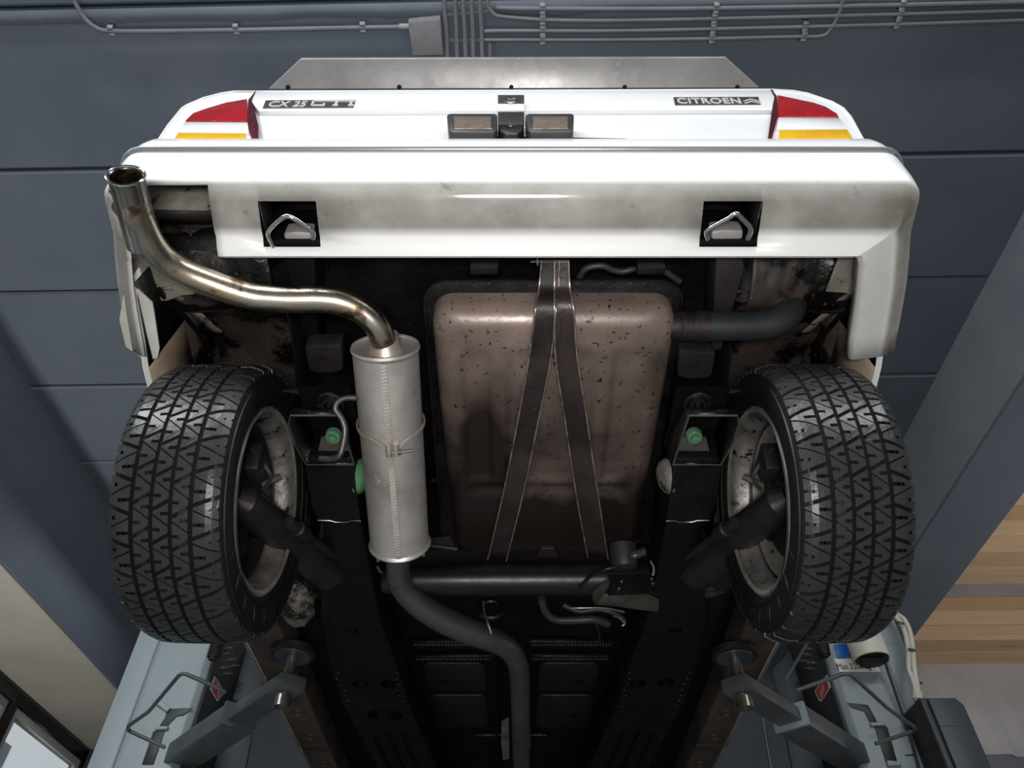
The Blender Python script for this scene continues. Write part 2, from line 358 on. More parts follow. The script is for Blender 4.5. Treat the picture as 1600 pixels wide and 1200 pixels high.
# beams along the bay
BL = sbox('trim_1', M['slate'], -3.95, -3.20, YB, YF, 2.46, H + .3, bevel=.01)
sbox('soffit_panel', M['beige'], -3.94, -3.215, YB, YF, 2.444, 2.459, parent=BL)
BR = sbox('trim_2', M['slate_light'], 2.66, 3.14, YB, YF, 2.82, H + .3, bevel=.02)
sbox('soffit_panel', M['slate'], 2.675, 3.13, YB, YF, 2.808, 2.819, parent=BR)
# far wall
wf = sbox('wall_far', M['grey_wall'], XL - .1, XR + .2, YF, YF + .2, FLZ, H + .4)
zz = [-1.3, -.6, 0.1, .8, 1.5, 2.2, 2.9, H]
xs_ = [-3.95, -2.6, -1.25, .1, 1.45, 2.8]
for i in range(len(zz) - 1):
    for j in range(len(xs_) - 1):
        obj('wall_panel', MB().box(xs_[j] + .004, xs_[j + 1] - .004, YF - .03, YF, zz[i] + .004, zz[i + 1] - .004), M['slate_dark'], wf, room=True, bevel=.006, seg=1, flat=True)
# plaster above a grey dado with a ragged paint edge
r0, r1 = [], []
for k in range(121):
    x = 2.82 + 3.78 * k / 120
    r0.append((x, YF - .012, 2.33 + .012 * noise.noise((x * 6, 1, 0)) + (.022 if noise.noise((x * 2.3, 5, 0)) > .25 else 0)))
    r1.append((x, YF - .012, H + .36))
obj('plaster_field', MB().grid([r0, r1]), M['white_wall'], wf, room=True, solid=.01)
sbox('wall_right', M['white_wall'], XR, XR + .2, YB, YF, FLZ, H + .4)
sbox('wall_back', M['slate_light'], XL - .1, XR + .2, YB - .2, YB, FLZ, H + .4)
# timber roof beams in the right hand bay: each built of glued laminations
zc_ = H + .2
sbox('trim_3', M['white_wall'], 3.14, XR, YB, YF, zc_, zc_ + .05)
bms = [(2.80, 3.28), (3.87, 4.35), (4.94, 5.42), (6.39, 6.89)]
n_t = 4
for (ya, yb) in bms:
    t = thing('trim_%d' % n_t, None, None, RM((4.9, (ya + yb) / 2, 3.3)), kind='structure'); n_t += 1
    z0, nL = 3.17, 3
    hh = (zc_ - z0) / nL
    wn = 2
    for q in range(nL):
        for r in range(wn):
            a = ya + (yb - ya) * r / wn; b2 = ya + (yb - ya) * (r + 1) / wn
            m = [M['wood'], M['wood2'], M['wood3']][(q + 2 * r) % 3] if r == 0 else M['wood2']
            st = -.012 * (q % 2)
            obj('timber_lamination', MB().box(3.16, XR, a + (st if r == 0 else 0), b2 - .001, z0 + q * hh, z0 + (q + 1) * hh - .002), m, t, room=True, bevel=.003, seg=1)
# left hand glazed wall
wl = sbox('wall_left', M['grey_wall'], -4.10, -3.97, YB, YF, FLZ, -.6)
yy = [1.0, 2.55, 4.10, 5.62, YF]
for i in range(4):
    wn_ = thing('window_%d' % (i + 1), None, None, RM((-4.0, (yy[i] + yy[i + 1]) / 2, .9)), kind='structure')
    a, b2 = yy[i], yy[i + 1]
    fr = MB().box(-4.02, -3.95, a, b2, 2.34, 2.43).box(-4.02, -3.95, a, b2, -.6, -.5).box(-4.02, -3.95, a, a + .05, -.5, 2.34).box(-4.02, -3.95, b2 - .05, b2, -.5, 2.34)
    obj('window_frame', fr, M['frame'], wn_, room=True, bevel=.004)
    f2 = MB().box(-4.03, -3.97, a + .05, b2 - .05, 2.28, 2.34).box(-4.03, -3.97, a + .05, b2 - .05, -.5, -.43).box(-4.03, -3.97, a + .05, a + .12, -.43, 2.28).box(-4.03, -3.97, b2 - .12, b2 - .05, -.43, 2.28)
    obj('sash', f2, M['frame_pale'], wn_, room=True, bevel=.006)
    obj('pane', MB().box(-4.005, -3.998, a + .11, b2 - .11, -.44, 2.29), M['glass'], wn_, room=True)
sbox('wall_left_rear', M['slate_light'], -4.10, -3.97, YB, 1.0, -.6, H + .3)
sbox('wall_left_upper', M['slate_light'], -4.10, -3.97, 1.0, YF, 2.43, H + .3)
ow = sbox('wall_outside', M['outside'], -6.9, -6.8, -1, 10, FLZ, 3.6)
for k, yk in enumerate((3.2, 5.6, 8.0)):
    sbox('brown_panel' if k != 1 else 'dark_panel', M['brick'] if k != 1 else M['lift_dark'], -6.8, -6.72, yk, yk + .7, FLZ, 3.6, parent=ow)

# ================================================================ ELECTRICAL
def clip(parent, p, along='x', s=1.0):
    """two-lip pipe clip fixed to the ceiling"""
    mb = MB(); L = .012 * s
    prof = [(-.020, .0), (-.020, -.022), (-.012, -.030), (-.009, -.021), (.009, -.021), (.012, -.030), (.020, -.022), (.020, .0)]
    if along == 'x': pts = [Vector((-L, a * s, z * s)) for a, z in prof]; ext = Vector((2 * L, 0, 0))
    else: pts = [Vector((a * s, -L, z * s)) for a, z in prof]; ext = Vector((0, 2 * L, 0))
    outer = [V(p) + q for q in pts]
    rows = [outer, [q + ext for q in outer]]
    return obj('clip', MB().grid(rows), M['clip'], parent, solid=.004, soff=0)
def cz(px, py, dz=.022): return at(px, py, Z=H - dz)
def conduit(label, pts, clips, r=.0095, name='conduit', grp='grey conduits on the ceiling', along='x', m=None):
    P = smooth_path([cz(*p) for p in pts], 5)
    o = obj(name, MB().tube(P, r, 12), m or M['conduit'], None, label=label, cat='conduit', group=grp)
    for c in clips:
        q = cz(*c); q.z = H
        clip(o, q, along)
    return o
conduit('long grey conduit left of the junction box, bending away at its left end', [(112, -12), (118, 5), (132, 28), (150, 43), (168, 48), (220, 49), (370, 47), (520, 44), (632, 42)], [(174, 48), (369, 46), (567, 43)])
conduit('topmost of the horizontal conduits running right under the ceiling', [(775, 11), (800, 13), (960, 14), (1120, 13), (1400, 8), (1640, 2)], [(848, 14), (1119, 13), (1410, 8)])
conduit('second from the top of the horizontal conduits on the right', [(764, -14), (762, 8), (772, 22), (790, 26), (860, 31), (960, 32), (1120, 29), (1400, 22), (1640, 15)], [(848, 31), (1116, 29), (1407, 22)])
conduit('third from the top of the horizontal conduits on the right', [(757, 49), (800, 48), (960, 48), (1116, 45), (1400, 38), (1640, 30)], [(848, 48), (1114, 45), (1402, 37), (1258, 41)])
conduit('lowest horizontal conduit on the right, bending back up at its right end', [(757, 62), (800, 62), (960, 62), (1116, 60), (1240, 57), (1283, 56), (1298, 44), (1310, 22), (1322, -15)], [(848, 62), (1112, 60), (1256, 57)])
vx = [(695, 699), (712, 714), (724.5, 727.5), (737.5, 739.5), (751, 753.5)]
names = ['first conduit beside the junction box running back towards the car', 'second conduit right of the junction box', 'third conduit right of the junction box', 'fourth conduit right of the junction box', 'fifth conduit right of the junction box, running back towards the car']
for (a, b2), nm in zip(vx, names):
    conduit(nm, [(a - 2, -20), (a, 20), ((a + b2) / 2 + .5, 50), (b2, 85), (b2 + 4, 130)], [], name='conduit', grp='conduits running back over the car', r=.0105)
conduit('short sixth conduit right of the junction box, ending beside the horizontal ones', [(765.5, 66), (766, 90), (768, 130)], [], grp='conduits running back over the car', r=.0105)
# carrier rails crossing behind the six conduits
for py, lab in ((16, 'upper thin grey crossbar behind the conduits beside the junction box'), (61, 'lower thin grey crossbar behind the conduits beside the junction box')):
    a, b2 = at(698, py + (6 if py < 30 else 1), Z=H - .006), at(766, py, Z=H - .006)
    obj('conduit_rail', MB().beam(a, b2, .012, .012), M['conduit'], None, label=lab, cat='conduit rail', group='crossbars holding the conduits')
jb = thing('junction_box', 'square grey junction box on the ceiling above the spoiler', 'junction box', at(665, 58, Z=H))
q = [at(637, 33, Z=H - .05), at(688, 28, Z=H - .05), at(693, 86, Z=H - .05), at(644, 87, Z=H - .05)]
obj('housing', MB().prism(q, (0, 0, .05)), M['jbox'], jb, bevel=.006)
cq = sum((v for v in q), Vector()) / 4
obj('lid', MB().prism([cq + (v - cq) * .97 - Vector((0, 0, .008)) for v in q], (0, 0, .009)), M['jbox'], jb, bevel=.004)
for v in q:
    s_ = cq + (v - cq) * .80
    obj('screw', MB().lathe(s_ - Vector((0, 0, .010)), (0, 0, 1), [(0, .0001), (0, .0035), (.004, .0035)], 10), M['conduit'], jb)
obj('screw', MB().lathe(cq - Vector((0, 0, .010)), (0, 0, 1), [(0, .0001), (0, .004), (.004, .004)], 10), M['conduit'], jb)
g0, g1 = at(601, 42, Z=H - .022), at(640, 41, Z=H - .022)
obj('cable_gland', MB().tube([g0, g0.lerp(g1, .6)], .0075, 12).tube([g0.lerp(g1, .6), g1 + (g1 - g0) * .1], .012, 12), M['clip'], jb)

# ================================================================ THE CAR
car = thing('car', 'white hatchback car raised on the lift, seen from behind and below', 'car', (0, 1.6, 1.0))
def part(name, mb, m, parent=None, **k): return obj(name, mb, m, parent if parent is not None else car, **k)

# ---- bumper: one skin swept round the corners, openings left out
zdrop = lambda y: -.28 * max(0, y - .84)
HW = .850; cr = .055; YR = .735
cx_, cy_ = HW - cr, YR + cr
def bump_plan():
    """stations along the plan: (kind, x or side, y or angle, f)"""
    L = []
    wing = [(1.115, .892), (1.06, .888), (1.00, .883), (.95, .877), (.90, .868), (.85, .858)]
    for (y, x) in wing: L.append(('W', -x, y, 1.0))
    for k in range(9): L.append(('A', -1, k / 8, 1 - k / 8))
    for x in [-.70, -.62, -.60, -.522, -.515, -.41, -.402, -.3, -.2, -.1, 0, .1, .2, .3, .393, .40, .508, .515, .6, .66, .72]: L.append(('S', x, YR, 0.0))
    for k in range(9): L.append(('A', 1, 1 - k / 8, k / 8))
    for (y, x) in wing[::-1]: L.append(('W', x, y, 1.0))
    return L
PLK = bump_plan()
def prof(f):
    # (inward offset, height, dirt) from the shelf at the top, down the face, along the underside
    sd, se = .095 * (1 - f) + .052 * f, .145 * (1 - f) + .122 * f
    zd = 1.315 * (1 - f) + 1.322 * f
    t1, t2 = sd * .36, sd + (se - sd) * .55
    return [(.075, 1.580, 0), (.028, 1.574, 0), (.008, 1.560, 0), (.0, 1.53, 0), (-.004, 1.49, 0), (-.003, 1.40, 0), (.0, 1.366, .12), (.006, 1.352, .8),
            (t1, 1.352 + (zd - 1.352) * .42, 1), (sd - .012, zd + .003, 1), (sd, zd, .45), (sd + .010, zd - .001, 0), (t2, zd - .007, 0), (se - .006, zd - .010, 0), (se, zd - .004, 0), (se + .001, zd + .022, .4)]
def plan_pt(st, o0, o1, f):
    """o0: offset on the straight rear, o1: on the sides"""
    k, a, b_, _ = st
    if k == 'S':
        lim = HW - max(o1, cr) - .004
        return max(-lim, min(lim, a)), YR + o0
    if k == 'W':
        sg = -1 if a < 0 else 1
        return a - sg * o1, max(b_, YR + max(o0, cr) + .004)
    o_ = o0 * (1 - f) + o1 * f
    ang = PI + PI / 2 * b_
    if max(o0, o1) < cr - .012: x = -cx_ + (cr - o_) * math.cos(ang); y = cy_ + (cr - o_) * math.sin(ang)
    else:
        # mitred inner corner, softly rounded
        rr_ = .004; mx_, my_ = -(HW - o1) + rr_, YR + o0 + rr_
        x = mx_ + rr_ * math.cos(ang); y = my_ + rr_ * math.sin(ang)
    return (x if a < 0 else -x), y
rows = []; dirt = []; PL = []
nr = len(prof(0))
for r in range(nr):
    row = []
    for st in PLK:
        f = st[3]; po = prof(f)[r]
        x, y = plan_pt(st, prof(0)[r][0], prof(1)[r][0], f)
        row.append(Vector((x, y, po[1] + zdrop(y)))); dirt.append(po[2] if not (f > .9 and r > 10) else .55)
    rows.append(row)
for st, p in zip(PLK, rows[4]):
    k, a, b_, f = st
    if k == 'S': nx, ny = 0, 1
    elif k == 'W': nx, ny = (1 if a < 0 else -1), 0
    else:
        ang = PI + PI / 2 * b_; nx, ny = -math.cos(ang) * (1 if a < 0 else -1), -math.sin(ang)
    PL.append((p.x, p.y, nx, ny, f))
XS = [p[0] for p in PL]; FS = [p[4] for p in PL]; YSs = [p[1] for p in PL]
def skip(i, j):
    xm = (XS[j] + XS[j + 1]) / 2; ym = (YSs[j] + YSs[j + 1]) / 2; fm = (FS[j] + FS[j + 1]) / 2
    if 8 <= i < 12 and (-.522 < xm < -.402 or .393 < xm < .515): return True
    if xm < -.62:
        if fm < .5 and i >= 7: return True
        if fm >= .5 and fm < .99 and i >= 8: return True
        if fm >= .99 and i >= 10: return True
    return False
bp_ = part('bumper', MB().grid(rows, skip), M['bumper'], solid=.004, soff=0, weld=False, sharp=48)
at_ = bp_.data.attributes.new('dirt', 'FLOAT', 'POINT')
for i, v in enumerate(dirt): at_.data[i].value = v
# chrome strip round the bumper
sp = []
for (x, y, nx, ny, f) in PL[2:-2]: sp.append(Vector((x - nx * .006, y - ny * .006, 1.480 + zdrop(y))))
mb = MB(); mb.grid([[p + Vector((0, 0, .007)) for p in sp], [p + Vector((0, -.003, 0)) for p in sp], [p + Vector((0, 0, -.007)) for p in sp]])
part('chrome_strip', mb, M['strip'], bp_, solid=.003)
# end flaps of the bumper beside the wheels
fl = [at(p[0], p[1], S=(.86, 1.325, -.25)) for p in ((196, 440), (210, 448), (238, 474), (240, 484), (249, 545), (246, 560), (238, 562), (224, 562), (196, 542), (186, 500))]
part('bumper_flap', MB().prism(fl, (0, 0, .006)), M['white_in'], bp_, bevel=.0015)
# panel seen inside the exhaust cut-out
mb = MB().grid([[at(180, 275, Y=.81), at(326, 272, Y=.81)], [at(180, 326, Y=.83), at(334, 330, Y=.83)]])
part('bumper_bracket', mb, M['grime_tone'], solid=.004)
mb = MB().grid([[at(190, 328, Y=.83), at(336, 331, Y=.83)], [at(200, 346, Y=.87), at(340, 348, Y=.87)]])
part('bumper_bracket', mb, M['darkmetal'], solid=.004)
part('bracket_plate', MB().prism([at(p[0], p[1], S=(.95, 1.36, -.1)) for p in ((205, 405), (236, 405), (250, 412), (306, 455), (303, 460), (284, 462), (262, 470), (240, 470), (222, 445))], (0, 0, .004)), M['grime_tone'], bevel=.0015)
part('bracket_plate', MB().prism([at(p[0], p[1], S=(.95, 1.36, -.1)) for p in ((1312, 398), (1372, 398), (1374, 404), (1362, 464), (1345, 467), (1322, 458), (1290, 456))], (0, 0, .004)), M['grime_tone'], bevel=.0015)

part('inner_cover', MB().grid([[at(170, 340, Y=.90), at(345, 345, Y=.90)], [(-.842, .92, 1.42), (-.5, .92, 1.42)], [(-.842, 1.08, 1.36), (-.5, 1.08, 1.40)]]), M['black'], solid=.004)
# ---- tow eyes in their recesses
for x0, x1, lab in ((-.522, -.402, 'left'), (.393, .515, 'right')):
    cxm = (x0 + x1) / 2
    tr = part('tow_bracket', MB().grid([[(x0, .762, 1.36), (x1, .762, 1.36)], [(x0, .80, 1.45), (x1, .80, 1.45)], [(x0, .93, 1.44), (x1, .93, 1.44)]]), M['darkmetal'], solid=.003)
    for xx in (x0, x1): part('side_plate', MB().grid([[(xx, .765, 1.340), (xx, .93, 1.325)], [(xx, .765, 1.44), (xx, .93, 1.44)]]), M['black_gloss'], tr, solid=.003)
    if lab == 'left':
        bl = [(443, 364), (462, 362), (488, 364), (487, 383), (466, 384), (444, 381)]
        hk = [(428, 387), (421, 372), (420, 362), (432, 348), (447, 338), (462, 343), (478, 354), (489, 363), (489, 373)]
    else:
        bl = [(1112, 362), (1130, 359), (1162, 360), (1160, 378), (1138, 381), (1110, 382)]
        hk = [(1106, 374), (1104, 362), (1118, 352), (1138, 341), (1150, 334), (1160, 342), (1173, 358), (1168, 374)]
    part('mount_block', MB().prism([at(a, b, Z=1.316) for a, b in bl], (0, 0, .04)), M['muffler'], tr, bevel=.006)
    P = smooth_path([at(a, b, Z=1.305) for a, b in hk], 4)
    part('tow_hook', MB().tube(P, .0052, 10), M['chrome'], tr)
    part('bolt', MB().lathe((x1 - .025 if lab == 'left' else x0 + .025, .785, 1.385), (0, -.8, -.6), [(0, .0001), (.0, .010), (-.008, .010)], 6), M['darkmetal'], tr)

# ---- tail: body panel, boot lid, lamps
YT = .80
def T(px, py, Y=YT): return at(px, py, Y=Y)
outline = [(243, 224), (262, 195), (284, 168), (292, 163), (318, 152), (345, 145), (365, 142), (398, 142), (1206, 139), (1240, 141), (1262, 145), (1300, 158), (1318, 168), (1330, 182), (1353, 224)]
op = [T(*p) for p in outline]
lo = [Vector((p.x * 1.0, YT, 1.50)) for p in (op[0], op[-1])]
ring = [lo[0]] + op + [lo[1]]
# body shell lofted forward over a fastback profile
def section(Y, wf, zs, dz):
    return [Vector((p.x * wf, Y, 1.50 + (p.z - 1.50) * zs + dz)) for p in ring]
secs = [[Vector((p.x, YT, p.z)) for p in ring], section(.90, 1.02, 1.03, 0), section(1.2, 1.06, 1.16, -.03), section(1.8, 1.10, 1.55, -.12), section(2.6, 1.11, 1.85, -.22), section(3.4, 1.10, 1.80, -.26), section(4.3, 1.08, 1.0, -.28), section(5.3, .98, .55, -.30)]
mb = MB()
mb.grid(secs)
body = part('body_shell', mb, M['white'], solid=.003, sharp=50)
# rear panel as a flat face with the lamp openings covered by lamps
part('rear_panel', MB().prism([p + Vector((0, .004, 0)) for p in ring], (0, .008, 0)), M['white'], body)
# boot lid: raised upper band over a recessed number plate field
band = [T(398, 143, .785), T(1206, 140, .785), T(1213, 150, .785), T(1208, 171, .785), T(404, 173, .785), T(392, 158, .785)]
lid = part('boot_lid', MB().prism(band, (0, .02, 0)), M['white'], bevel=.004)
fld = [T(404, 172, .797), T(1208, 170, .797), T(1200, 222, .797), T(412, 224, .797)]
part('lower_field', MB().prism(fld, (0, .006, 0)), M['white'], lid)
mb = MB()
mb.prism([T(398, 143, .783), T(400, 141, .783), T(393, 156, .783), T(404, 196, .783), T(404, 222, .783), T(401, 222, .783), T(400, 197, .783), T(388, 156, .783)], (0, .02, 0))
part('panel_gap', mb, M['redside'], lid)
part('panel_gap', MB().prism([T(1204, 139, .783), T(1207, 140, .783), T(1214, 151, .783), T(1206, 196, .783), T(1203, 222, .783), T(1199, 222, .783), T(1203, 195, .783), T(1210, 151, .783)], (0, .02, 0)), M['redside'], lid)
for sx in (0, 1):
    def mx(p):   # right-hand lamp pixels mirror the left-hand ones
        return p if sx == 0 else (1598 - p[0] + (2 if p[1] > 200 else 4), p[1] - 3)
    Yl = .782
    red = [(289, 188), (302, 176), (322, 169), (352, 160), (386, 154), (387, 190)]
    mid = [(288, 190), (387, 191), (389, 207), (279, 206)]
    amb = [(278, 207), (384, 208), (384, 223), (268, 223)]
    sid = [(388, 153), (393, 162), (401, 205), (401, 221), (394, 222), (386, 190)]
    if sx:
        red = [(1311, 183), (1308, 177), (1290, 166), (1272, 160), (1215, 148), (1216, 182)]
        mid = [(1312, 184), (1216, 183), (1213, 201), (1323, 201)]
        amb = [(1324, 202), (1218, 203), (1217, 218), (1334, 218)]
        sid = [(1214, 147), (1208, 160), (1202, 200), (1200, 216), (1206, 218), (1215, 183)]
    tl = part('tail_light', MB().prism([T(*p, Yl + .008) for p in (red[:5] + [sid[0]] + sid[1:5] + amb[2:4])], (0, .03, 0)), M['clear'])
    part('red_lens', MB().prism([T(*p, Yl) for p in red], (0, .02, 0)), M['red'], tl, bevel=.002, label='ribbed red lens')
    part('clear_lens', MB().prism([T(*p, Yl) for p in mid], (0, .02, 0)), M['clear'], tl, bevel=.002, label='white reversing lens')
    part('amber_lens', MB().prism([T(*p, Yl) for p in amb], (0, .02, 0)), M['amber'], tl, bevel=.002, label='ribbed yellow and orange lens')
    part('lens_edge', MB().prism([T(*p, Yl) for p in sid], (0, .02, 0)), M['redside'], tl, bevel=.001, label='dark red lens edge')
# spoiler
sp_ = [at(420, 139, Z=1.995), at(1186, 137, Z=1.995), at(1134, 90, Z=2.03), at(470, 92, Z=2.03)]
spo = part('spoiler', MB().prism(sp_, (0, 0, .012)), M['alu'], bevel=.002, label='bare grey metal spoiler plate')
for px in (450, 624, 799, 976, 1152):
    p = at(px, 136, Z=1.995)
    part('rivet', MB().lathe(p - Vector((0, 0, .003)), (0, 0, 1), [(-.003, .0001), (-.002, .006), (.004, .006)], 10), M['black_matt'], spo)

# ---- writing
def text(name, s_, size, org, ux, uy, depth, m, parent, shear=0, stretch=1, weight=0, align='LEFT', space=1.0):
    cu = bpy.data.curves.new(name, 'FONT'); cu.body = s_; cu.size = size; cu.extrude = depth; cu.offset = weight; cu.shear = shear; cu.align_x = align; cu.space_character = space
    o = bpy.data.objects.new(name, cu); C.objects.link(o); bpy.context.view_layer.update()
    me = bpy.data.meshes.new_from_object(o.evaluated_get(bpy.context.evaluated_depsgraph_get())); bpy.data.objects.remove(o)
    ux = Vector(ux).normalized(); uy = Vector(uy).normalized(); uz = ux.cross(uy)
    mb = MB(); mb.add([Vector(org) + ux * v.co.x * stretch + uy * v.co.y + uz * v.co.z for v in me.vertices], [tuple(p.vertices) for p in me.polygons])
    return obj(name, mb, m, parent, flat=True)
Yb = .7835
bq = [T(410, 169, Yb), T(415, 156.5, Yb), T(556, 155.5, Yb), T(552, 168, Yb)]
bd = part('badge', MB().prism(bq, (0, .003, 0)), M['badge'], lid, bevel=.001, label='dark badge reading CX 25 GTI')
def tx(px, py, s_, size, stretch=1.0, wgt=.0006):
    return text('badge_letters', s_, size, T(px, py, Yb - .001), (1, 0, 0), (0, 0, 1), .001, M['badgetxt'], lid, stretch=stretch, weight=wgt, shear=.1)
tx(417, 166.5, 'CX', .046, .80); tx(456, 166.5, '25', .046, .74)
mb = MB()
def bar(mb, x0, x1, z0, z1, org, y=-.002): mb.box(org.x + x0, org.x + x1, org.y + y, org.y + y + .002, org.z + z0 * 1.25, org.z + z1 * 1.25)
o0 = T(485, 166, Yb)
for a in ((0, .006, .002, .025), (.004, .036, 0, .006), (.004, .112, .022, .027), (.030, .036, .006, .012), (.056, .070, 0, .006), (.060, .067, .006, .022), (.096, .110, 0, .006), (.098, .105, .006, .022)):
    bar(mb, *a, o0)
part('badge_letters', mb, M['badgetxt'], lid)
bq = [T(1055, 164, Yb), T(1052, 151.5, Yb), T(1185, 151, Yb), T(1189, 163, Yb)]
part('badge', MB().prism(bq, (0, .003, 0)), M['badge'], lid, bevel=.001, label='dark badge reading CITROEN with two chevrons')
text('badge_letters', 'CITROEN', .046, T(1059, 161.5, Yb - .001), (1, 0, 0), (0, 0, 1), .001, M['badgetxt'], lid, stretch=.82, weight=.0008, space=1.05)
o0 = T(1177, 162, Yb - .001); mb = MB()
for k in (0, 1):
    zz0 = .013 * k; t_ = .006
    mb.prism([(o0.x - .021, o0.y, o0.z + zz0), (o0.x, o0.y, o0.z + zz0 + .014), (o0.x + .021, o0.y, o0.z + zz0), (o0.x + .021, o0.y, o0.z + zz0 + t_), (o0.x, o0.y, o0.z + zz0 + .014 + t_), (o0.x - .021, o0.y, o0.z + zz0 + t_)], (0, .002, 0))
part('chevron_emblem', mb, M['badgetxt'], lid)
# number plate lamps, lock
for a, b2 in ((698, 777), (821, 897)):
    q = [T(p, r, .755) for p, r in ((a, 180), (a + 4, 177), (b2 - 3, 177), (b2, 180), (b2 - 1, 203), (b2 - 5, 206), (a + 8, 206), (a + 3, 203))]
    pl = part('number_plate_lamp', MB().prism(q, (0, .042, 0)), M['plastic'], bevel=.003)
    q = [T(p, r, .753) for p, r in ((a + 10, 182), (b2 - 10, 182), (b2 - 9, 201), (a + 11, 201))]
    cqq = sum(q, Vector()) / 4
    part('lamp_window', MB().prism([cqq + (v - cqq) for v in q], (0, .004, 0)), M['lampglass'], pl, bevel=.001)
    for px in (a + 9, b2 - 10): part('lamp_bezel', MB().prism([T(px, 183, .751), T(px + 2, 183, .751), T(px + 2, 200, .751), T(px, 200, .751)], (0, .003, 0)), M['chrome'], pl)
lk = part('boot_lock', MB().prism([T(p, r, .762) for p, r in ((777, 148), (819, 148), (820, 172), (777, 172))], (0, .03, 0)), M['white'], bevel=.002)
part('lock_plate', MB().prism([T(p, r, .760) for p, r in ((778, 148), (819, 148), (819, 161), (778, 161))], (0, .004, 0)), M['badge'], lk, bevel=.001)
pc = T(798, 156, .759)
part('lock_cylinder', MB().lathe(pc, (0, -1, 0), [(-.002, .018), (.003, .018), (.003, .0115), (.001, .011), (.001, .008), (.006, .007), (.006, .0001)], 24), M['chrome'], lk)
part('latch_housing', MB().prism([T(p, r, .757) for p, r in ((778, 174), (819, 174), (819, 194), (778, 194))], (0, .04, 0)), M['darkmetal'], lk, bevel=.003)
part('latch', MB().prism([T(p, r, .752) for p, r in ((779, 195), (818, 195), (816, 203), (809, 209), (789, 209), (781, 203))], (0, .04, 0)), M['black_gloss'], lk, bevel=.003)
part('latch_bolt', MB().lathe(T(798, 197, .750), (0, -1, 0), [(0, .006), (.004, .005), (.004, .0001)], 12), M['zinc'], lk)
part('lid_seam', MB().prism([T(p, r, .7935) for p, r in ((622, 219.3), (798, 213), (978, 216.3), (978, 217.3), (798, 217.0), (622, 220))], (0, .01, 0)), M['black_matt'], lid)
# lower shelf between tail and bumper
part('tail_shelf', MB().box(-.80, .80, .78, .90, 1.585, 1.600), M['white'], body)

# ---- inner wings either side: tan skin with outer skin edge
for s in (-1, 1):
    A0 = [(s * .838, .95, 1.30), (s * .846, 1.075, 1.262), (s * .850, 1.14, 1.235), (s * .853, 1.22, 1.215), (s * .860, 1.45, 1.20), (s * .868, 1.75, 1.12)]
    up = [(s * (abs(p[0]) + .006), p[1], p[2] + .33) for p in A0]
    part('fender', MB().grid([A0, up]), M['white'], body, solid=.003)
    inn = [(p[0] - s * .012, p[1], p[2] + .004) for p in A0]
    inn2 = [(p[0] - s * .045, p[1] - .01, p[2] + .16) for p in A0]
    part('inner_wing', MB().grid([inn[2:], inn2[2:]]), M['tan'], body, solid=.003)
    part('inner_lining', MB().grid([inn[:3], inn2[:3]]), M['black'], body, solid=.003)
    part('inner_skin', MB().grid([inn2, [(s * .806, p[1], 1.60) for p in A0]]), M['brown'], body, solid=.003)
    # wheelhouse: arch liner, its rear wall and the inner wall
    xa, xb = s * .815, s * .555
    prf = [(.90, 1.46), (.97, 1.40), (1.04, 1.38), (1.10, 1.40), (1.18, 1.47), (1.32, 1.50), (1.48, 1.48), (1.62, 1.38), (1.72, 1.24), (1.76, 1.12)]
    g = []
    for k in range(25):
        x = xa + (xb - xa) * k / 24
        g.append([Vector((x, y, z + .022 * noise.noise((x * 11, y * 11, z * 9)) + .008 * noise.noise((x * 40, y * 40, 1)))) for y, z in smooth_path([(0, y, z) for y, z in prf], 4) and [(q.y, q.z) for q in smooth_path([(0, y, z) for y, z in prf], 4)]])
    part('wheelhouse', MB().grid(g), M['brown'], solid=.004, sharp=60)
    part('wheelhouse_wall', MB().grid([[(xb, .88, 1.46), (xb, 1.2, 1.40), (xb, 1.76, 1.14)], [(xb, .88, 1.62), (xb, 1.2, 1.62), (xb, 1.76, 1.62)]]), M['black'], solid=.004)
    # torn seam sealer strip on the arch
    st = []
    for k in range(22):
        t = k / 21; y = 1.0 + .22 * t; x = s * (.80 - .03 * t)
        st.append((Vector((x, y, 1.352 + .10 * t)), Vector((x - s * (.022 + .008 * noise.noise((t * 9, s, 0))), y - .005, 1.350 + .10 * t))))
    part('seam_sealer', MB().grid([[a for a, b in st], [b for a, b in st]]), M['grime_tone'], solid=.004)
    part('arch_lip', MB().tube([Vector((s * .806, 1.0 + .04 * k, 1.345 + .018 * k)) for k in range(7)], .008, 8), M['black_gloss'])

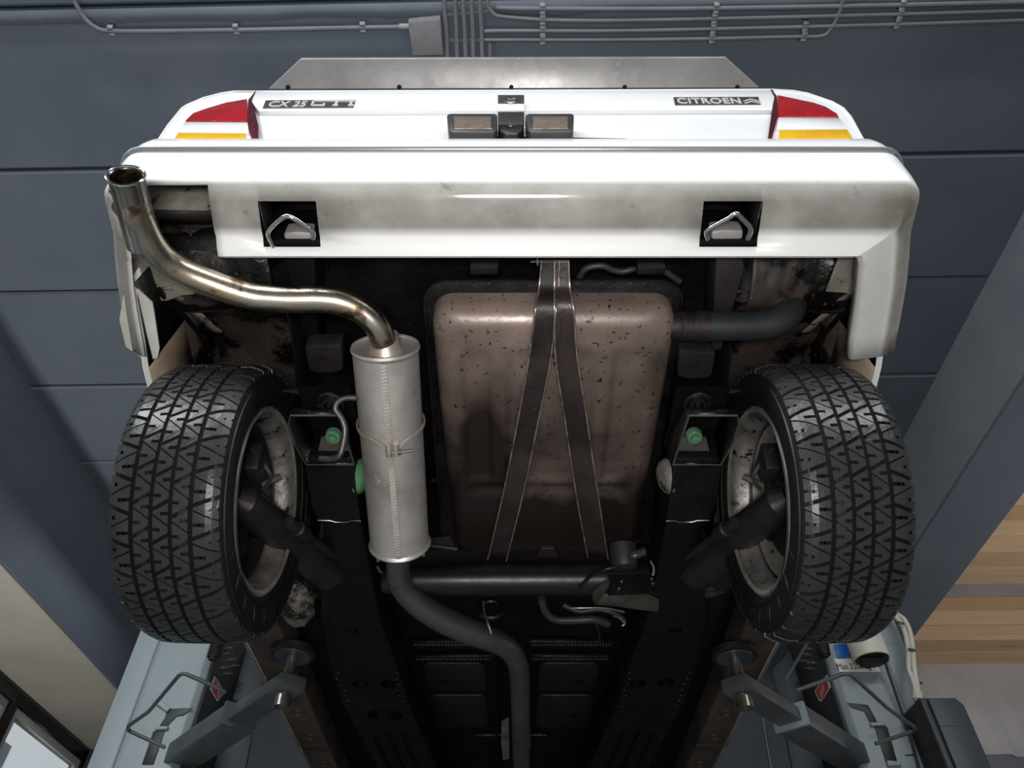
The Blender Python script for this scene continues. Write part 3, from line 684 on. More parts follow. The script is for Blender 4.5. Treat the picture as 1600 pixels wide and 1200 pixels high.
# ---- floor of the boot, cross members and pans (all black underseal)
part('boot_floor', MB().grid([[Vector((x / 10 * .56, .86 + .09 * k, 1.47 + .012 * noise.noise((x * .7, k * .7, 0)) + (.02 if (x % 4 == 0) else 0))) for x in range(-10, 11)] for k in range(12)]), M['black'], solid=.004, sharp=60)
part('rear_cross_member', MB().box(-.60, .60, .845, .885, 1.31, 1.44), M['black_matt'], bevel=.008)
for s in (-1, 1):
    mem = [at(p[0], p[1], Z=1.36) for p in ((440, 398), (492, 398), (498, 548), (482, 548))]
    if s > 0: mem = [Vector((-p.x + .015, p.y, p.z)) for p in mem]
    lm = part('chassis_member', MB().prism(mem, (0, 0, .1)), M['black_matt'] if s < 0 else M['darkmetal'], bevel=.006)
    br = [at(p[0], p[1], Z=1.315) for p in ((476, 543), (484, 540), (520, 540), (533, 536), (536, 578), (520, 583), (492, 583), (482, 576))]
    if s > 0: br = [Vector((-p.x - .005, p.y + .02, p.z)) for p in br]
    bb = part('jack_bracket', MB().prism(br, (0, 0, .045)), M['darkmetal'], bevel=.004)
    c0 = sum(br, Vector()) / 8
    carve(bb, [MB().lathe(c0 - Vector((0, 0, .02)), (0, 0, 1), [(0, .0001), (0, .007), (.05, .007), (.05, .0001)], 14)])
    tg = [at(p[0], p[1], Z=1.26) for p in ((440, 612), (500, 604), (505, 622))]
    if s > 0: tg = [Vector((-p.x, p.y, p.z)) for p in tg]
    part('gusset_plate', MB().prism(tg, (0, 0, .005)), M['darkmetal'])
    # bump-stop rings by the filler hoses
    if s > 0:
        part('rubber_bung', MB().lathe(at(1214, 428, Z=1.42), (0, -.3, -1), [(-.03, .045), (0, .045), (.004, .036), (0, .03), (.008, .026), (.006, .0001)], 28), M['black_gloss'])
        part('bracket_strip', MB().prism([at(p[0], p[1], Z=1.39) for p in ((1128, 462), (1150, 470), (1190, 474), (1225, 462), (1240, 436), (1252, 434), (1246, 470), (1210, 486), (1160, 484), (1126, 476))], (0, 0, .004)), M['brown'])
        part('lifting_ring', MB().tube([at(1160 + 12 * math.cos(a), 462 + 8 * math.sin(a), Z=1.378) for a in [2 * PI * k / 20 for k in range(21)]], .004, 8), M['darkmetal'])
    else:
        part('rubber_bung', MB().lathe(at(392, 418, Z=1.42), (0, -.3, -1), [(-.03, .045), (0, .045), (.004, .036), (0, .03), (.008, .026), (.006, .0001)], 28), M['black_gloss'])
for px in (757, 1016):
    c0 = at(px, 416, Y=.90)
    part('clamp_plate', MB().box(c0.x - .03, c0.x + .03, .89, .91, c0.z - .018, c0.z + .022), M['black_gloss'], bevel=.003)
part('breather_hose', MB().tube(smooth_path([at(*p, Z=1.39) for p in ((905, 436), (915, 420), (940, 415), (958, 422), (975, 424), (1000, 418), (1030, 420), (1062, 440))], 5), .008, 10), M['rubber_hose'])
part('split_pin', MB().tube([at(829, 409, Y=.885), at(852, 409, Y=.885)], .002, 6).tube([at(840, 405, Y=.885), at(840, 414, Y=.885)], .002, 6), M['zinc'])

# ---- fuel tank
TS = (1.02, 1.285, -.155)      # slope of its underside
def tank():
    Mn = 160; rings = []
    x0, x1, y0, y1 = -.185, .378, 1.022, 1.825
    def outline(ins, z, top=0):
        out = []
        base = rect_round(x0 + ins, x1 - ins, y0 + ins, y1 - ins, .05 + (.0) , 8)
        # resample evenly
        per = []; tot = 0
        for i in range(len(base)):
            a = Vector(base[i]); b_ = Vector(base[(i + 1) % len(base)]); per.append((tot, a, b_)); tot += (b_ - a).length
        for k in range(Mn):
            s_ = tot * k / Mn
            for (t0, a, b_) in reversed(per):
                if s_ >= t0:
                    l = (b_ - a).length or 1e-9; q = a.lerp(b_, (s_ - t0) / l); break
            v = (q.y - y0) / (y1 - y0)
            cxx = (x0 + x1) / 2; tp = 1 - .075 * max(0, v) ** 1.3
            zz_ = TS[1] + TS[2] * (q.y - TS[0]) + z
            out.append(Vector((cxx + (q.x - cxx) * tp, q.y, zz_)))
        return out
    rings.append(outline(-.0, .085)); rings.append(outline(0, .045))
    R = .045
    for k in range(1, 9):
        a = PI / 2 * k / 8; rings.append(outline(R * (1 - math.cos(a)), R * (1 - math.sin(a))))
    last = rings[-1]; c = sum(last, Vector()) / Mn
    nI = 34
    def hgt(p):
        v = (p.y - y0) / (y1 - y0); u = (p.x - (x0 + x1) / 2) / (x1 - x0) * 2
        h = 0
        def ss(a, b_, x): t = max(0, min(1, (x - a) / (b_ - a))); return t * t * (3 - 2 * t)
        # three long raised pads behind, then a step and plain front
        pad = 0
        for a, b_ in ((-.80, -.50), (-.42, .40), (.47, .84)):
            pad = max(pad, ss(a, a + .07, u) * (1 - ss(b_ - .07, b_, u)) * ss(.10, .16, v) * (1 - ss(.60, .635, v)))
        h += .010 * pad
        h += .012 * ss(.63, .66, v) * (1 - ss(.66, .70, v)) * (1 - abs(u) ** 6)
        return h
    full = []
    for k in range(1, nI + 1):
        t = k / nI
        ring_ = []
        for p in last:
            q = p.lerp(c, t); q.z = TS[1] + TS[2] * (q.y - TS[0]); q.z += hgt(q) * min(1, t * 8); ring_.append(q)
        rings.append(ring_)
    vv = [p for r in rings for p in r]; ff = []
    for i in range(len(rings) - 1):
        for k in range(Mn): ff.append((i * Mn + k, i * Mn + (k + 1) % Mn, (i + 1) * Mn + (k + 1) % Mn, (i + 1) * Mn + k))
    mb = MB(); mb.add(vv, ff)
    o = part('fuel_tank', mb, M['tank'], weld=False, sharp=50)
    at2 = o.data.attributes.new('grime_tone', 'FLOAT', 'POINT')
    for i, p in enumerate(vv):
        v = (p.y - y0) / (y1 - y0); u = (p.x - (x0 + x1) / 2) / (x1 - x0) * 2
        g = .14 + .40 * max(0, min(1, (v - .10) / .35)) + .45 * max(0, min(1, (v - .56) / .22))  # smooth darkening towards the front puts shade into the tank colour
        g += .62 * math.exp(-((u + .62) / .20) ** 2) * max(0, min(1, (v - .22) / .2))
        g += .35 * math.exp(-((u - .85) / .1) ** 2) * math.exp(-((v - .18) / .10) ** 2)
        if v < .02: g = .05
        at2.data[i].value = max(0, min(1, g))
    return o
tk = tank()
fo = rect_round(-.205, .398, .992, 1.86, .06, 8)
fz = lambda y: TS[1] + TS[2] * (y - TS[0]) + .078
part('tank_flange', MB().prism([Vector((x, y, fz(y))) for x, y in fo], [Vector((x, y, fz(y) + .008)) for x, y in fo]), M['black_gloss'], tk, bevel=.0015)
part('flange_rim', MB().tube([Vector((x, y, fz(y) + .002)) for x, y in fo + fo[:1]], .005, 6), M['black_gloss'], tk)
def strap_path(pts, lift=.008):
    out = []
    for px, py, mode in pts:
        if mode == 's': p = at(px, py, S=(TS[0], TS[1] - lift, TS[2]))
        else: p = at(px, py, Y=mode)
        out.append(p)
    return out
def strap(lft, rgt, name='tank_strap'):
    A_, B_ = strap_path(lft), strap_path(rgt)
    A_ = smooth_path(A_, 5); B_ = smooth_path(B_, 5)
    rows_ = []
    n = len(A_)
    lip = Vector((0, -.002, -.007))
    r0 = [A_[i] + lip for i in range(n)]
    r1 = [A_[i] for i in range(n)]; r1b = [A_[i].lerp(B_[i], .12) for i in range(n)]
    r2b = [A_[i].lerp(B_[i], .88) for i in range(n)]; r2 = [B_[i] for i in range(n)]; r3 = [B_[i] + lip for i in range(n)]
    for e_ in (r0, r3): part('strap_edge', MB().tube([p for p in e_], .0022, 6), M['strap_edge'], tk)
    mid = [A_[i].lerp(B_[i], .5) + Vector((0, .001, .003)) for i in range(n)]
    return part(name, MB().grid([r0, r1, r1b, mid, r2b, r2, r3]), M['strap'], tk, solid=.0025)
strap([(846, 405, .93), (842, 448, .985), (836, 486, 's'), (826, 560, 's'), (810, 650, 's'), (786, 770, 's'), (762, 872, 's')],
      [(874, 405, .93), (872, 448, .985), (868, 486, 's'), (860, 560, 's'), (842, 650, 's'), (817, 770, 's'), (791, 874, 's')])
strap([(866, 405, .925), (866, 448, .98), (866, 484, 's'), (868, 560, 's'), (882, 650, 's'), (900, 770, 's'), (918, 868, 's')],
      [(888, 405, .925), (890, 448, .98), (896, 484, 's'), (902, 560, 's'), (916, 650, 's'), (934, 770, 's'), (950, 872, 's')])
part('strap_web', MB().prism([at(p[0], p[1], S=(TS[0], TS[1] - .011, TS[2])) for p in ((848, 500), (878, 498), (876, 540), (866, 560), (852, 556))], (0, 0, .003)), M['strap'], tk, bevel=.001)
part('drain_boss', MB().prism([at(p[0], p[1], S=(TS[0], TS[1] - .010, TS[2])) for p in ((838, 870), (846, 857), (866, 857), (872, 870))], (0, 0, .02)), M['strap'], tk, bevel=.002)
# filler neck and hose
a = at(1058, 510, Y=1.09); b2 = at(1090, 510, Y=1.09)
part('filler_neck', MB().tube([a - Vector((.03, 0, 0)), a + Vector((.004, 0, 0)), a + Vector((.005, 0, 0)), b2, b2 + Vector((.02, 0, 0))], [.033, .033, .036, .033, .033], 28), M['strap'], tk)
P = smooth_path([at(*p) if False else at(p[0], p[1], Y=p[2]) for p in ((1084, 510, 1.09), (1130, 510, 1.09), (1180, 509, 1.09), (1212, 503, 1.085), (1232, 488, 1.08), (1238, 468, 1.09), (1236, 452, 1.12))], 6)
fh = part('filler_hose', MB().tube(P, .0345, 28), M['rubber_hose'], tk)
part('hose_clamp', MB().tube([at(1086, 510, Y=1.09), at(1106, 510, Y=1.09)], .0365, 28, inner=.003).box(*(lambda c: (c.x - .014, c.x + .014, c.y - .042, c.y - .034, c.z - .004, c.z + .010))(at(1096, 512, Y=1.09))), M['strap'], fh)

# ---- exhaust: tail pipe, silencer, front pipe
tp = [(197, 277, 1.31), (203, 300, 1.332), (210, 325, 1.355), (220, 352, 1.385), (236, 383, 1.42), (258, 407, 1.455), (290, 427, 1.485), (340, 447, 1.515), (380, 460, 1.53), (405, 465, 1.54), (450, 468, 1.55), (500, 468, 1.56), (535, 473, 1.57), (565, 487, 1.585), (588, 508, 1.60), (600, 534, 1.625)]
P = smooth_path([at(a, b, d=c) for a, b, c in tp], 5)
n = len(P); rr = [.0300 - .0018 * i / (n - 1) for i in range(n)]
ex = part('exhaust_pipe', MB().tube(P, rr, 36, inner=.002), M['inox'], sharp=70)
d0 = (P[0] - P[3]).normalized()
part('exhaust_tip', MB().tube([P[0] - d0 * .15, P[0] - d0 * .012, P[0] - d0 * .002, P[0] + d0 * .004], [.0308, .0308, .0318, .0325], 40, inner=.0026), M['inox_tip'], ex, label='polished flared tail pipe tip')
part('tip_rim', MB().tube([P[0] + d0 * .003 + q * .0315 for q in [(d0.cross(Vector((1, 0, 0))).normalized() * math.cos(a) + d0.cross(d0.cross(Vector((1, 0, 0))).normalized()) * math.sin(a)) for a in [2 * PI * k / 40 for k in range(41)]]], .0028, 8), M['chrome'], ex)
mA = at(602, 541, d=1.645); mB = Vector((mA.x - .006, mA.y + .55 * math.cos(math.radians(15.5)), mA.z - .55 * math.sin(math.radians(15.5))))
mB = at(625, 850, d=1.875)
axm = (mB - mA).normalized(); Lm = (mB - mA).length
R0 = .0765
sil = part('silencer', MB().lathe(mA, axm, [(.012, .03), (.010, .060), (.010, R0 - .006), (.0, R0 - .003), (-.002, R0), (.004, R0 + .002), (.010, R0), (.012, R0 - .002), (Lm - .012, R0 - .002), (Lm - .010, R0), (Lm - .004, R0 + .003), (Lm, R0), (Lm + .001, R0 - .006), (Lm - .006, R0 - .010), (Lm + .0, .05), (Lm + .004, .03)], 72), M['muffler'], label='dull silver cylindrical silencer', sharp=30)
part('end_cap', MB().lathe(mA, axm, [(.0115, .001), (.0115, .03), (.0095, .055), (.0075, .069), (.004, .0725)], 60), M['muffler_cap'], sil)
part('pipe_collar', MB().tube([mA + axm * .014, mA + axm * .004, mA - axm * .003, mA - axm * .03], [.040, .036, .0315, .0310], 32), M['muffler_cap'], sil)
# lock seam with its row of crimps
u = Vector((0, 0, 1)); vdir = -(at(600, 700, d=1) )
nrm = (vdir - axm * vdir.dot(axm)).normalized(); tan_ = axm.cross(nrm)
def onsil(t, ang, r): return mA + axm * t + (nrm * math.cos(ang) + tan_ * math.sin(ang)) * r
sgn = 1 if onsil(.1, .1, 1).x > onsil(.1, 0, 1).x else -1
a0 = sgn * -.10
part('lock_seam', MB().grid([[onsil(.012 + (Lm - .024) * k / 40, a0 + da, R0 - .002 + dr) for k in range(41)] for da, dr in ((-.095, 0), (-.09, .003), (.09, .003), (.095, 0))]), M['muffler'], sil)
mb = MB(); nc = 62
for k in range(nc):
    t = .018 + (Lm - .036) * k / nc
    mb.add([onsil(t, a0 - .085, R0 + .0012), onsil(t + .0035, a0 - .085, R0 + .0012), onsil(t + .0065, a0 + .085, R0 + .0012), onsil(t + .003, a0 + .085, R0 + .0012), onsil(t + .001, a0 - .08, R0 + .0055), onsil(t + .0035, a0 + .08, R0 + .0055)],
           [(0, 1, 5, 4)[:3] + (), (0, 3, 5, 4), (1, 2, 5, 4), (0, 1, 4), (2, 3, 5)])
part('seam_crimps', mb, M['muffler_cap'], sil, flat=True, kind='stuff', weld=False)
# clamp band with bolt
tcl = Lm * .37
band_ = []
for k in range(61):
    a = -PI + 2 * PI * k / 60
    dip = .022 * math.exp(-((a - a0 - sgn * .06) / .42) ** 2)
    band_.append((tcl + dip - .02 * abs(math.sin(a / 2)) * 0 - .016 * (1 - math.cos(a - a0)) * .5, a))
mbk = MB().grid([[onsil(t + dt, a, R0 + dr) for t, a in band_] for dt, dr in ((-.0055, .001), (-.0035, .0035), (.0035, .0035), (.0055, .001))])
cb = part('clamp', mbk, M['muffler_cap'], sil, solid=.002, label='pale worm-style clamp band')
e1, e2 = onsil(tcl + .020, a0 + sgn * .02, R0 + .008), onsil(tcl + .020, a0 + sgn * .30, R0 + .010)
e1, e2 = onsil(tcl + .028, a0 - sgn * .10, R0 + .009), onsil(tcl + .028, a0 + sgn * .62, R0 + .014)
part('clamp_bolt', MB().tube([e1, e2], .0035, 10).tube([e1, e1.lerp(e2, .18)], .0065, 6).tube([e1.lerp(e2, .42), e1.lerp(e2, .55)], .0068, 6), M['zinc'], sil)
mb = MB()
for fa in (.10, .36):
    c0 = e1.lerp(e2, fa)
    mb.tube([onsil(tcl + .008, a0 + sgn * (-.10 + fa * .72), R0 + .003), c0 + axm * -.004, c0 + axm * .008], [.009, .0075, .006], 10)
part('clamp_ear', mb, M['muffler_cap'], sil)
# flange and bolts at the front of the silencer
part('outlet_flange', MB().lathe(mB, axm, [(-.004, .055), (.004, .052), (.016, .040), (.022, .032), (.04, .031)], 36), M['rust'], sil)
for s in (-1, 1):
    c0 = mB + tan_ * s * sgn * .058 + nrm * .014
    part('flange_bolt', MB().tube([c0 - axm * .012, c0 + axm * .012], .0095, 6).tube([c0 + axm * .010, c0 + axm * .034], .0048, 10), M['zinc'], sil)
fp = [(622, 862, 1.90), (622, 885, 1.925), (624, 905, 1.945), (634, 925, 1.965), (655, 945, 1.99), (690, 967, 2.03), (730, 985, 2.07), (765, 998, 2.10), (792, 1012, 2.14), (807, 1032, 2.19), (812, 1060, 2.26), (813, 1100, 2.37), (814, 1150, 2.52), (815, 1210, 2.76), (816, 1280, 3.2)]
P = smooth_path([at(a, b, d=c) for a, b, c in fp], 5)
rad = [.0315] * len(P)
fpo = part('front_pipe', MB().tube(P, [.031 + .006 * math.exp(-((i - 28) / 10) ** 2) for i in range(len(P))], 32), M['pipe'], sharp=70, label='dull grey exhaust pipe')
part('pipe_joint', MB().tube([P[10], P[12]], [.0335, .0335], 32), M['pipe'], fpo)
mb = MB()
Pa = [at(a, b, d=c - .028) for a, b, c in ((803, 1045, 2.22), (806, 1100, 2.37), (807, 1150, 2.52), (808, 1210, 2.76))]
part('pipe_rib', MB().tube(smooth_path(Pa, 4), .007, 10), M['pipe'], fpo)
# rubber hanger ring with wire hook
c0 = at(767, 952, d=2.08)
ringp = [c0 + Vector((.033 * math.cos(a), .008 * math.sin(a), .030 * math.sin(a))) for a in [2 * PI * k / 28 for k in range(29)]]
hr = part('hanger_ring', MB().tube(ringp, .008, 10), M['black_gloss'])
part('hanger_hook', MB().tube(smooth_path([at(755, 940, d=2.09), at(757, 958, d=2.06), at(762, 972, d=2.03), at(768, 990, d=2.02)], 4), .0035, 8), M['zinc'], hr)

# ---- rear axle tube, bracket, hoses
YA = 1.78
a, b2 = at(598, 907, Y=YA), at(1012, 905, Y=YA)
ax_ = part('axle_tube', MB().tube([a, a.lerp(b2, .01), a.lerp(b2, .05), a.lerp(b2, .3), a.lerp(b2, .7), b2], [.030, .034, .038, .043, .043, .043], 40), M['black_axle'], label='glossy black cross tube')
part('tube_end', MB().tube([at(590, 885, Y=1.74), at(594, 893, Y=1.76), at(606, 897, Y=1.76), at(614, 893, Y=1.74)], .004, 8), M['zinc'], ax_)
part('cross_rod', MB().tube([at(655, 850, Y=1.72), at(715, 858, Y=1.72)], .006, 10), M['darkmetal'], ax_)
part('cross_plate', MB().prism([at(p[0], p[1], Y=1.74) for p in ((662, 842), (702, 838), (710, 852), (660, 850))], (0, .01, 0)), M['darkmetal'], ax_)
bx = part('height_corrector', MB().lathe(at(975, 880, Y=1.70), (0, .25, -1), [(-.05, .0001), (-.05, .036), (.0, .036), (.012, .032), (.016, .0001)], 28), M['rubber_hose'])
part('sheet_bracket', MB().prism([at(p[0], p[1], Y=1.70) for p in ((951, 903), (952, 914), (932, 944), (926, 936), (926, 925))], (0, .006, 0)), M['dull'], bx)
part('sheet_bracket', MB().prism([at(p[0], p[1], S=(1.75, .99, -.3)) for p in ((940, 930), (975, 926), (1015, 930), (1030, 938), (1028, 956), (998, 953), (965, 948), (932, 945))], (0, 0, .004)), M['dull'], bx, bevel=.001)
part('mount_plate', MB().prism([at(p[0], p[1], Y=1.72) for p in ((950, 898), (1020, 896), (1022, 925), (950, 928))], (0, .01, 0)), M['black_gloss'], bx)
mb = MB()
for px, py in ((971, 909), (967, 920), (1018, 905), (1020, 912)): mb.lathe(at(px, py, Y=1.715), (0, -1, -.3), [(0, .004), (.004, .003), (.004, .0001)], 8)
part('bolt_heads', mb, M['zinc'], bx, kind='stuff')
part('spring_clip', MB().tube(smooth_path([at(*p, d=1.95) for p in ((1016, 876), (1021, 886), (1020, 898), (1012, 901), (1000, 901))], 4), .0035, 8), M['zinc'], bx)
coil = []
for k in range(90):
    t = k / 89; c0 = at(988, 869, d=1.9).lerp(at(1008, 861, d=1.9), t); a_ = t * 2 * PI * 7
    coil.append(c0 + Vector((0, .010 * math.cos(a_), .010 * math.sin(a_))))
part('coil_spring', MB().tube(coil, .0018, 6), M['zinc'], bx)
hs = [([(846, 935, 2.0), (852, 955, 2.02), (868, 968, 2.03), (900, 969, 2.03), (930, 968, 2.03), (950, 975, 2.05)], .011, 'rubber_hose'),
      ([(880, 945, 2.05), (905, 955, 2.05), (935, 952, 2.05), (960, 958, 2.05), (975, 970, 2.07)], .008, 'rubber_hose'),
      ([(905, 921, 1.95), (922, 901, 1.93), (945, 890, 1.9), (962, 886, 1.9)], .005, 'black_gloss'),
      ([(885, 950, 2.05), (905, 950, 2.04), (945, 950, 2.04), (975, 956, 2.05)], .003, 'zinc'),
      ([(930, 975, 2.1), (935, 985, 2.13), (938, 1008, 2.2)], .0025, 'darkmetal'),
      ([(958, 962, 2.05), (968, 965, 2.05), (976, 974, 2.05), (972, 978, 2.05)], .003, 'zinc')]
for pts, r_, m_ in hs:
    part('hose' if r_ > .004 else 'brake_line', MB().tube(smooth_path([at(a, b, d=c) for a, b, c in pts], 5), r_, 10), M[m_])
part('breather_pipe', MB().tube(smooth_path([at(a, b, d=c) for a, b, c in ((556, 622, 1.60), (540, 622, 1.60), (528, 628, 1.60), (524, 640, 1.60), (534, 655, 1.60), (539, 672, 1.60), (536, 695, 1.60), (530, 712, 1.60), (518, 717, 1.61), (500, 716, 1.62))], 5), .0065, 12), M['pipe'], label='bent grey breather pipe')

# ---- frame rails with open rear box ends
def rail(s):
    X = lambda x: s * x + (.008 if s > 0 else 0)
    outer = [(.487, 1.330), (.495, 1.60), (.540, 1.85), (.584, 2.05), (.604, 2.35), (.612, 2.65), (.590, 3.0), (.555, 3.5), (.52, 4.4)]
    inner = [(.380, 1.330), (.392, 1.60), (.398, 1.85), (.402, 2.05), (.380, 2.35), (.372, 2.65), (.345, 3.0), (.300, 3.5), (.27, 4.4)]
    zb = lambda y: 1.12 - .03 * (y - 1.33) if y < 2.3 else 1.09
    pts = [Vector((X(x), y, zb(y))) for x, y in outer] + [Vector((X(x), y, zb(y))) for x, y in inner[::-1]]
    rl = part('frame_rail', MB().prism(pts, [p + Vector((0, 0, .10)) for p in pts]), M['black'], bevel=.006)
    hol = []
    zc0 = 1.0
    for x, y, rx, ry in ((.525, 2.42 + .08, .030, .034), (.425, 2.50, .030, .034), (.470, 2.76, .066, .052), (.50, 2.13, .022, .018)):
        mb = MB(); pr = [Vector((X(x) + rx * math.cos(a), y + ry * math.sin(a), 1.0)) for a in [2 * PI * k / 28 for k in range(28)]]
        if s > 0 and rx > .05: continue
        mb.prism(pr, [p + Vector((0, 0, .17)) for p in pr]); hol.append(mb)
    carve(rl, hol)
    rl.data.materials.clear(); rl.data.materials.append(M['black'])
    # raised flutes along the forward plate
    for f_ in (.30, .55, .8):
        a = Vector((X(.36 + .23 * f_), 2.95, 1.088)); b_ = Vector((X(.275 + .24 * f_), 4.2, 1.088))
        part('flute', MB().beam(a, b_, .014, .010), M['black_matt'], rl, bevel=.003)
    # spot welds
    mb = MB()
    for k in range(14):
        side = k % 2; y = 2.40 + .045 * (k // 2)
        x = (.590 if side else .392) + random.uniform(-.008, .008)
        mb.lathe(Vector((X(x), y, 1.088)), (0, 0, -1), [(0, .007), (.003, .005), (.004, .0001)], 8)
    part('spot_welds', mb, M['black_gloss'], rl, kind='stuff')
    # open box end
    zz1 = 1.118
    oc = [(.492, 1.175), (.500, 1.20), (.500, 1.27), (.487, 1.345)]
    mb = MB()
    mb.grid([[(X(x), y, zz1) for x, y in oc], [(X(x), y, zz1 + (.022 if y < 1.18 else .09)) for x, y in oc]])
    mb.grid([[(X(.385), 1.175, zz1), (X(.378), 1.345, zz1)], [(X(.385), 1.175, zz1 + .022), (X(.378), 1.345, zz1 + .09)]])
    mb.grid([[(X(.385), 1.175, zz1), (X(.492), 1.175, zz1)], [(X(.385), 1.175, zz1 + .022), (X(.492), 1.175, zz1 + .022)]])
    mb.grid([[(X(.378), 1.345, zz1), (X(.487), 1.345, zz1)], [(X(.378), 1.345, zz1 + .05), (X(.487), 1.345, zz1 + .05)]])
    part('box_end', mb, M['black_gloss'], rl, solid=.004)
    part('box_top', MB().box(X(.378) if s > 0 else X(.502), X(.502) if s > 0 else X(.378), 1.19, 1.40, zz1 + .10, zz1 + .108), M['black_matt'], rl)
    ed = [(X(.385), 1.175, zz1 - .002), (X(.492), 1.175, zz1 - .002), (X(.502), 1.20, zz1 - .002), (X(.502), 1.275, zz1 - .002), (X(.489), 1.347, zz1 - .002), (X(.376), 1.345, zz1 - .002), (X(.385), 1.175, zz1 - .002)]
    part('box_lip', MB().tube(ed, .0028, 6), M['zinc'] if s > 0 else M['pipe'], rl, label='scuffed bare metal lip')
    part('inner_tray', MB().prism([(X(.388), 1.30, zz1 + .045), (X(.455), 1.30, zz1 + .045), (X(.470), 1.345, zz1 + .02), (X(.388), 1.345, zz1 + .02)], (0, 0, .004)), M['dull'], rl)
    cgx = .425 if s < 0 else .425
    part('green_cap', MB().lathe((X(cgx), 1.292, zz1 + .040), (0, -.35, -1), [(-.010, .020), (.0, .019), (.005, .017), (.007, .0105), (.014, .0098), (.016, .0001)], 24), M['green'], rl)
    part('rubber_bush', MB().lathe((X(.425), 1.215, zz1 + .075), (0, -.2, -1), [(0, .034), (.006, .034), (.008, .028), (.004, .022), (.012, .018), (.012, .012), (.004, .010), (.010, .006), (.010, .0001)], 28), M['black_gloss'], rl)
    # overlapping lower plate with a bright worn edge
    pts2 = [Vector((X(x), y, 1.108)) for x, y in ((.489, 1.345), (.505, 1.50), (.500, 1.555), (.470, 1.556), (.455, 1.563), (.425, 1.563), (.412, 1.556), (.390, 1.558), (.378, 1.345))]
    part('lower_plate', MB().prism(pts2, (0, 0, .006)), M['black_gloss'], rl)
    part('worn_edge', MB().tube([Vector((p.x, p.y + .001, 1.106)) for p in pts2[2:8]], .0018, 6), M['zinc'], rl)
    # green sphere edge beside the rail
    g = (X(.372), 1.435, 1.150)
    part('suspension_sphere', MB().lathe(g, (s * -.96, 0, -.2), [(-.03, .040), (-.01, .046), (.002, .040), (.010, .028), (.014, .0001)], 32), M['green'] if s < 0 else M['rim_pale'], label='green painted sphere' if s < 0 else 'pale grey sphere')
    # hydraulic / bump stop lump outboard
    mb = MB()
    for k in range(5):
        mb.lathe((X(.575), 1.90, 1.12 + .02 * k), (.0, .1, 1), [(-.010, .045), (-.004, .056), (.004, .056), (.010, .045)], 24)
    part('spring_gaiter', mb, M['rubber_side'] if s < 0 else M['brown'])
    if s < 0:
        lump = []
        for i in range(12):
            row = []
            for j in range(20):
                a = 2 * PI * j / 19; t = i / 11; r_ = .055 * math.sin(PI * (.15 + .8 * t)) * (1 + .25 * noise.noise((math.cos(a) * 2, math.sin(a) * 2, t * 4)))
                row.append(at(462, 935, d=2.05) + Vector((r_ * math.cos(a), (t - .5) * -.17, r_ * math.sin(a) * .7 + (t - .5) * .05)))
            lump.append(row)
        part('foil_wrap', MB().grid(lump), M['silver'], label='crumpled silver foil')
for s in (-1, 1): rail(s)
# forward floor
part('floor_pan', MB().grid([[Vector((x / 8 * .62, 1.86 + .12 * k, 1.235 + .006 * noise.noise((x, k, 2)))) for x in range(-8, 9)] for k in range(24)]), M['black_matt'], solid=.004)
part('heel_board', MB().box(-.55, .55, 1.86, 1.88, 1.23, 1.47), M['black_matt'])
mb = MB()
for y in (2.44, 2.55):
    for s in (-1, 1): mb.beam((s * .06, y, 1.222), (s * .36, y + .008, 1.222), .02, .018)
mb.beam((-.16, 3.30, 1.222), (-.04, 3.30, 1.222), .02, .018); mb.beam((.06, 3.30, 1.222), (.16, 3.30, 1.222), .02, .018)
part('floor_ribs', mb, M['black_gloss'], bevel=.004)
mb = MB()
for y in (2.44, 2.55):
    for s in (-1, 1):
        for k in range(26): mb.lathe((s * (.07 + .011 * k), y + .012, 1.212), (0, -.3, -1), [(0, .0042), (.002, .003), (.003, .0001)], 6)
part('weld_beads', mb, M['zinc'], kind='stuff')
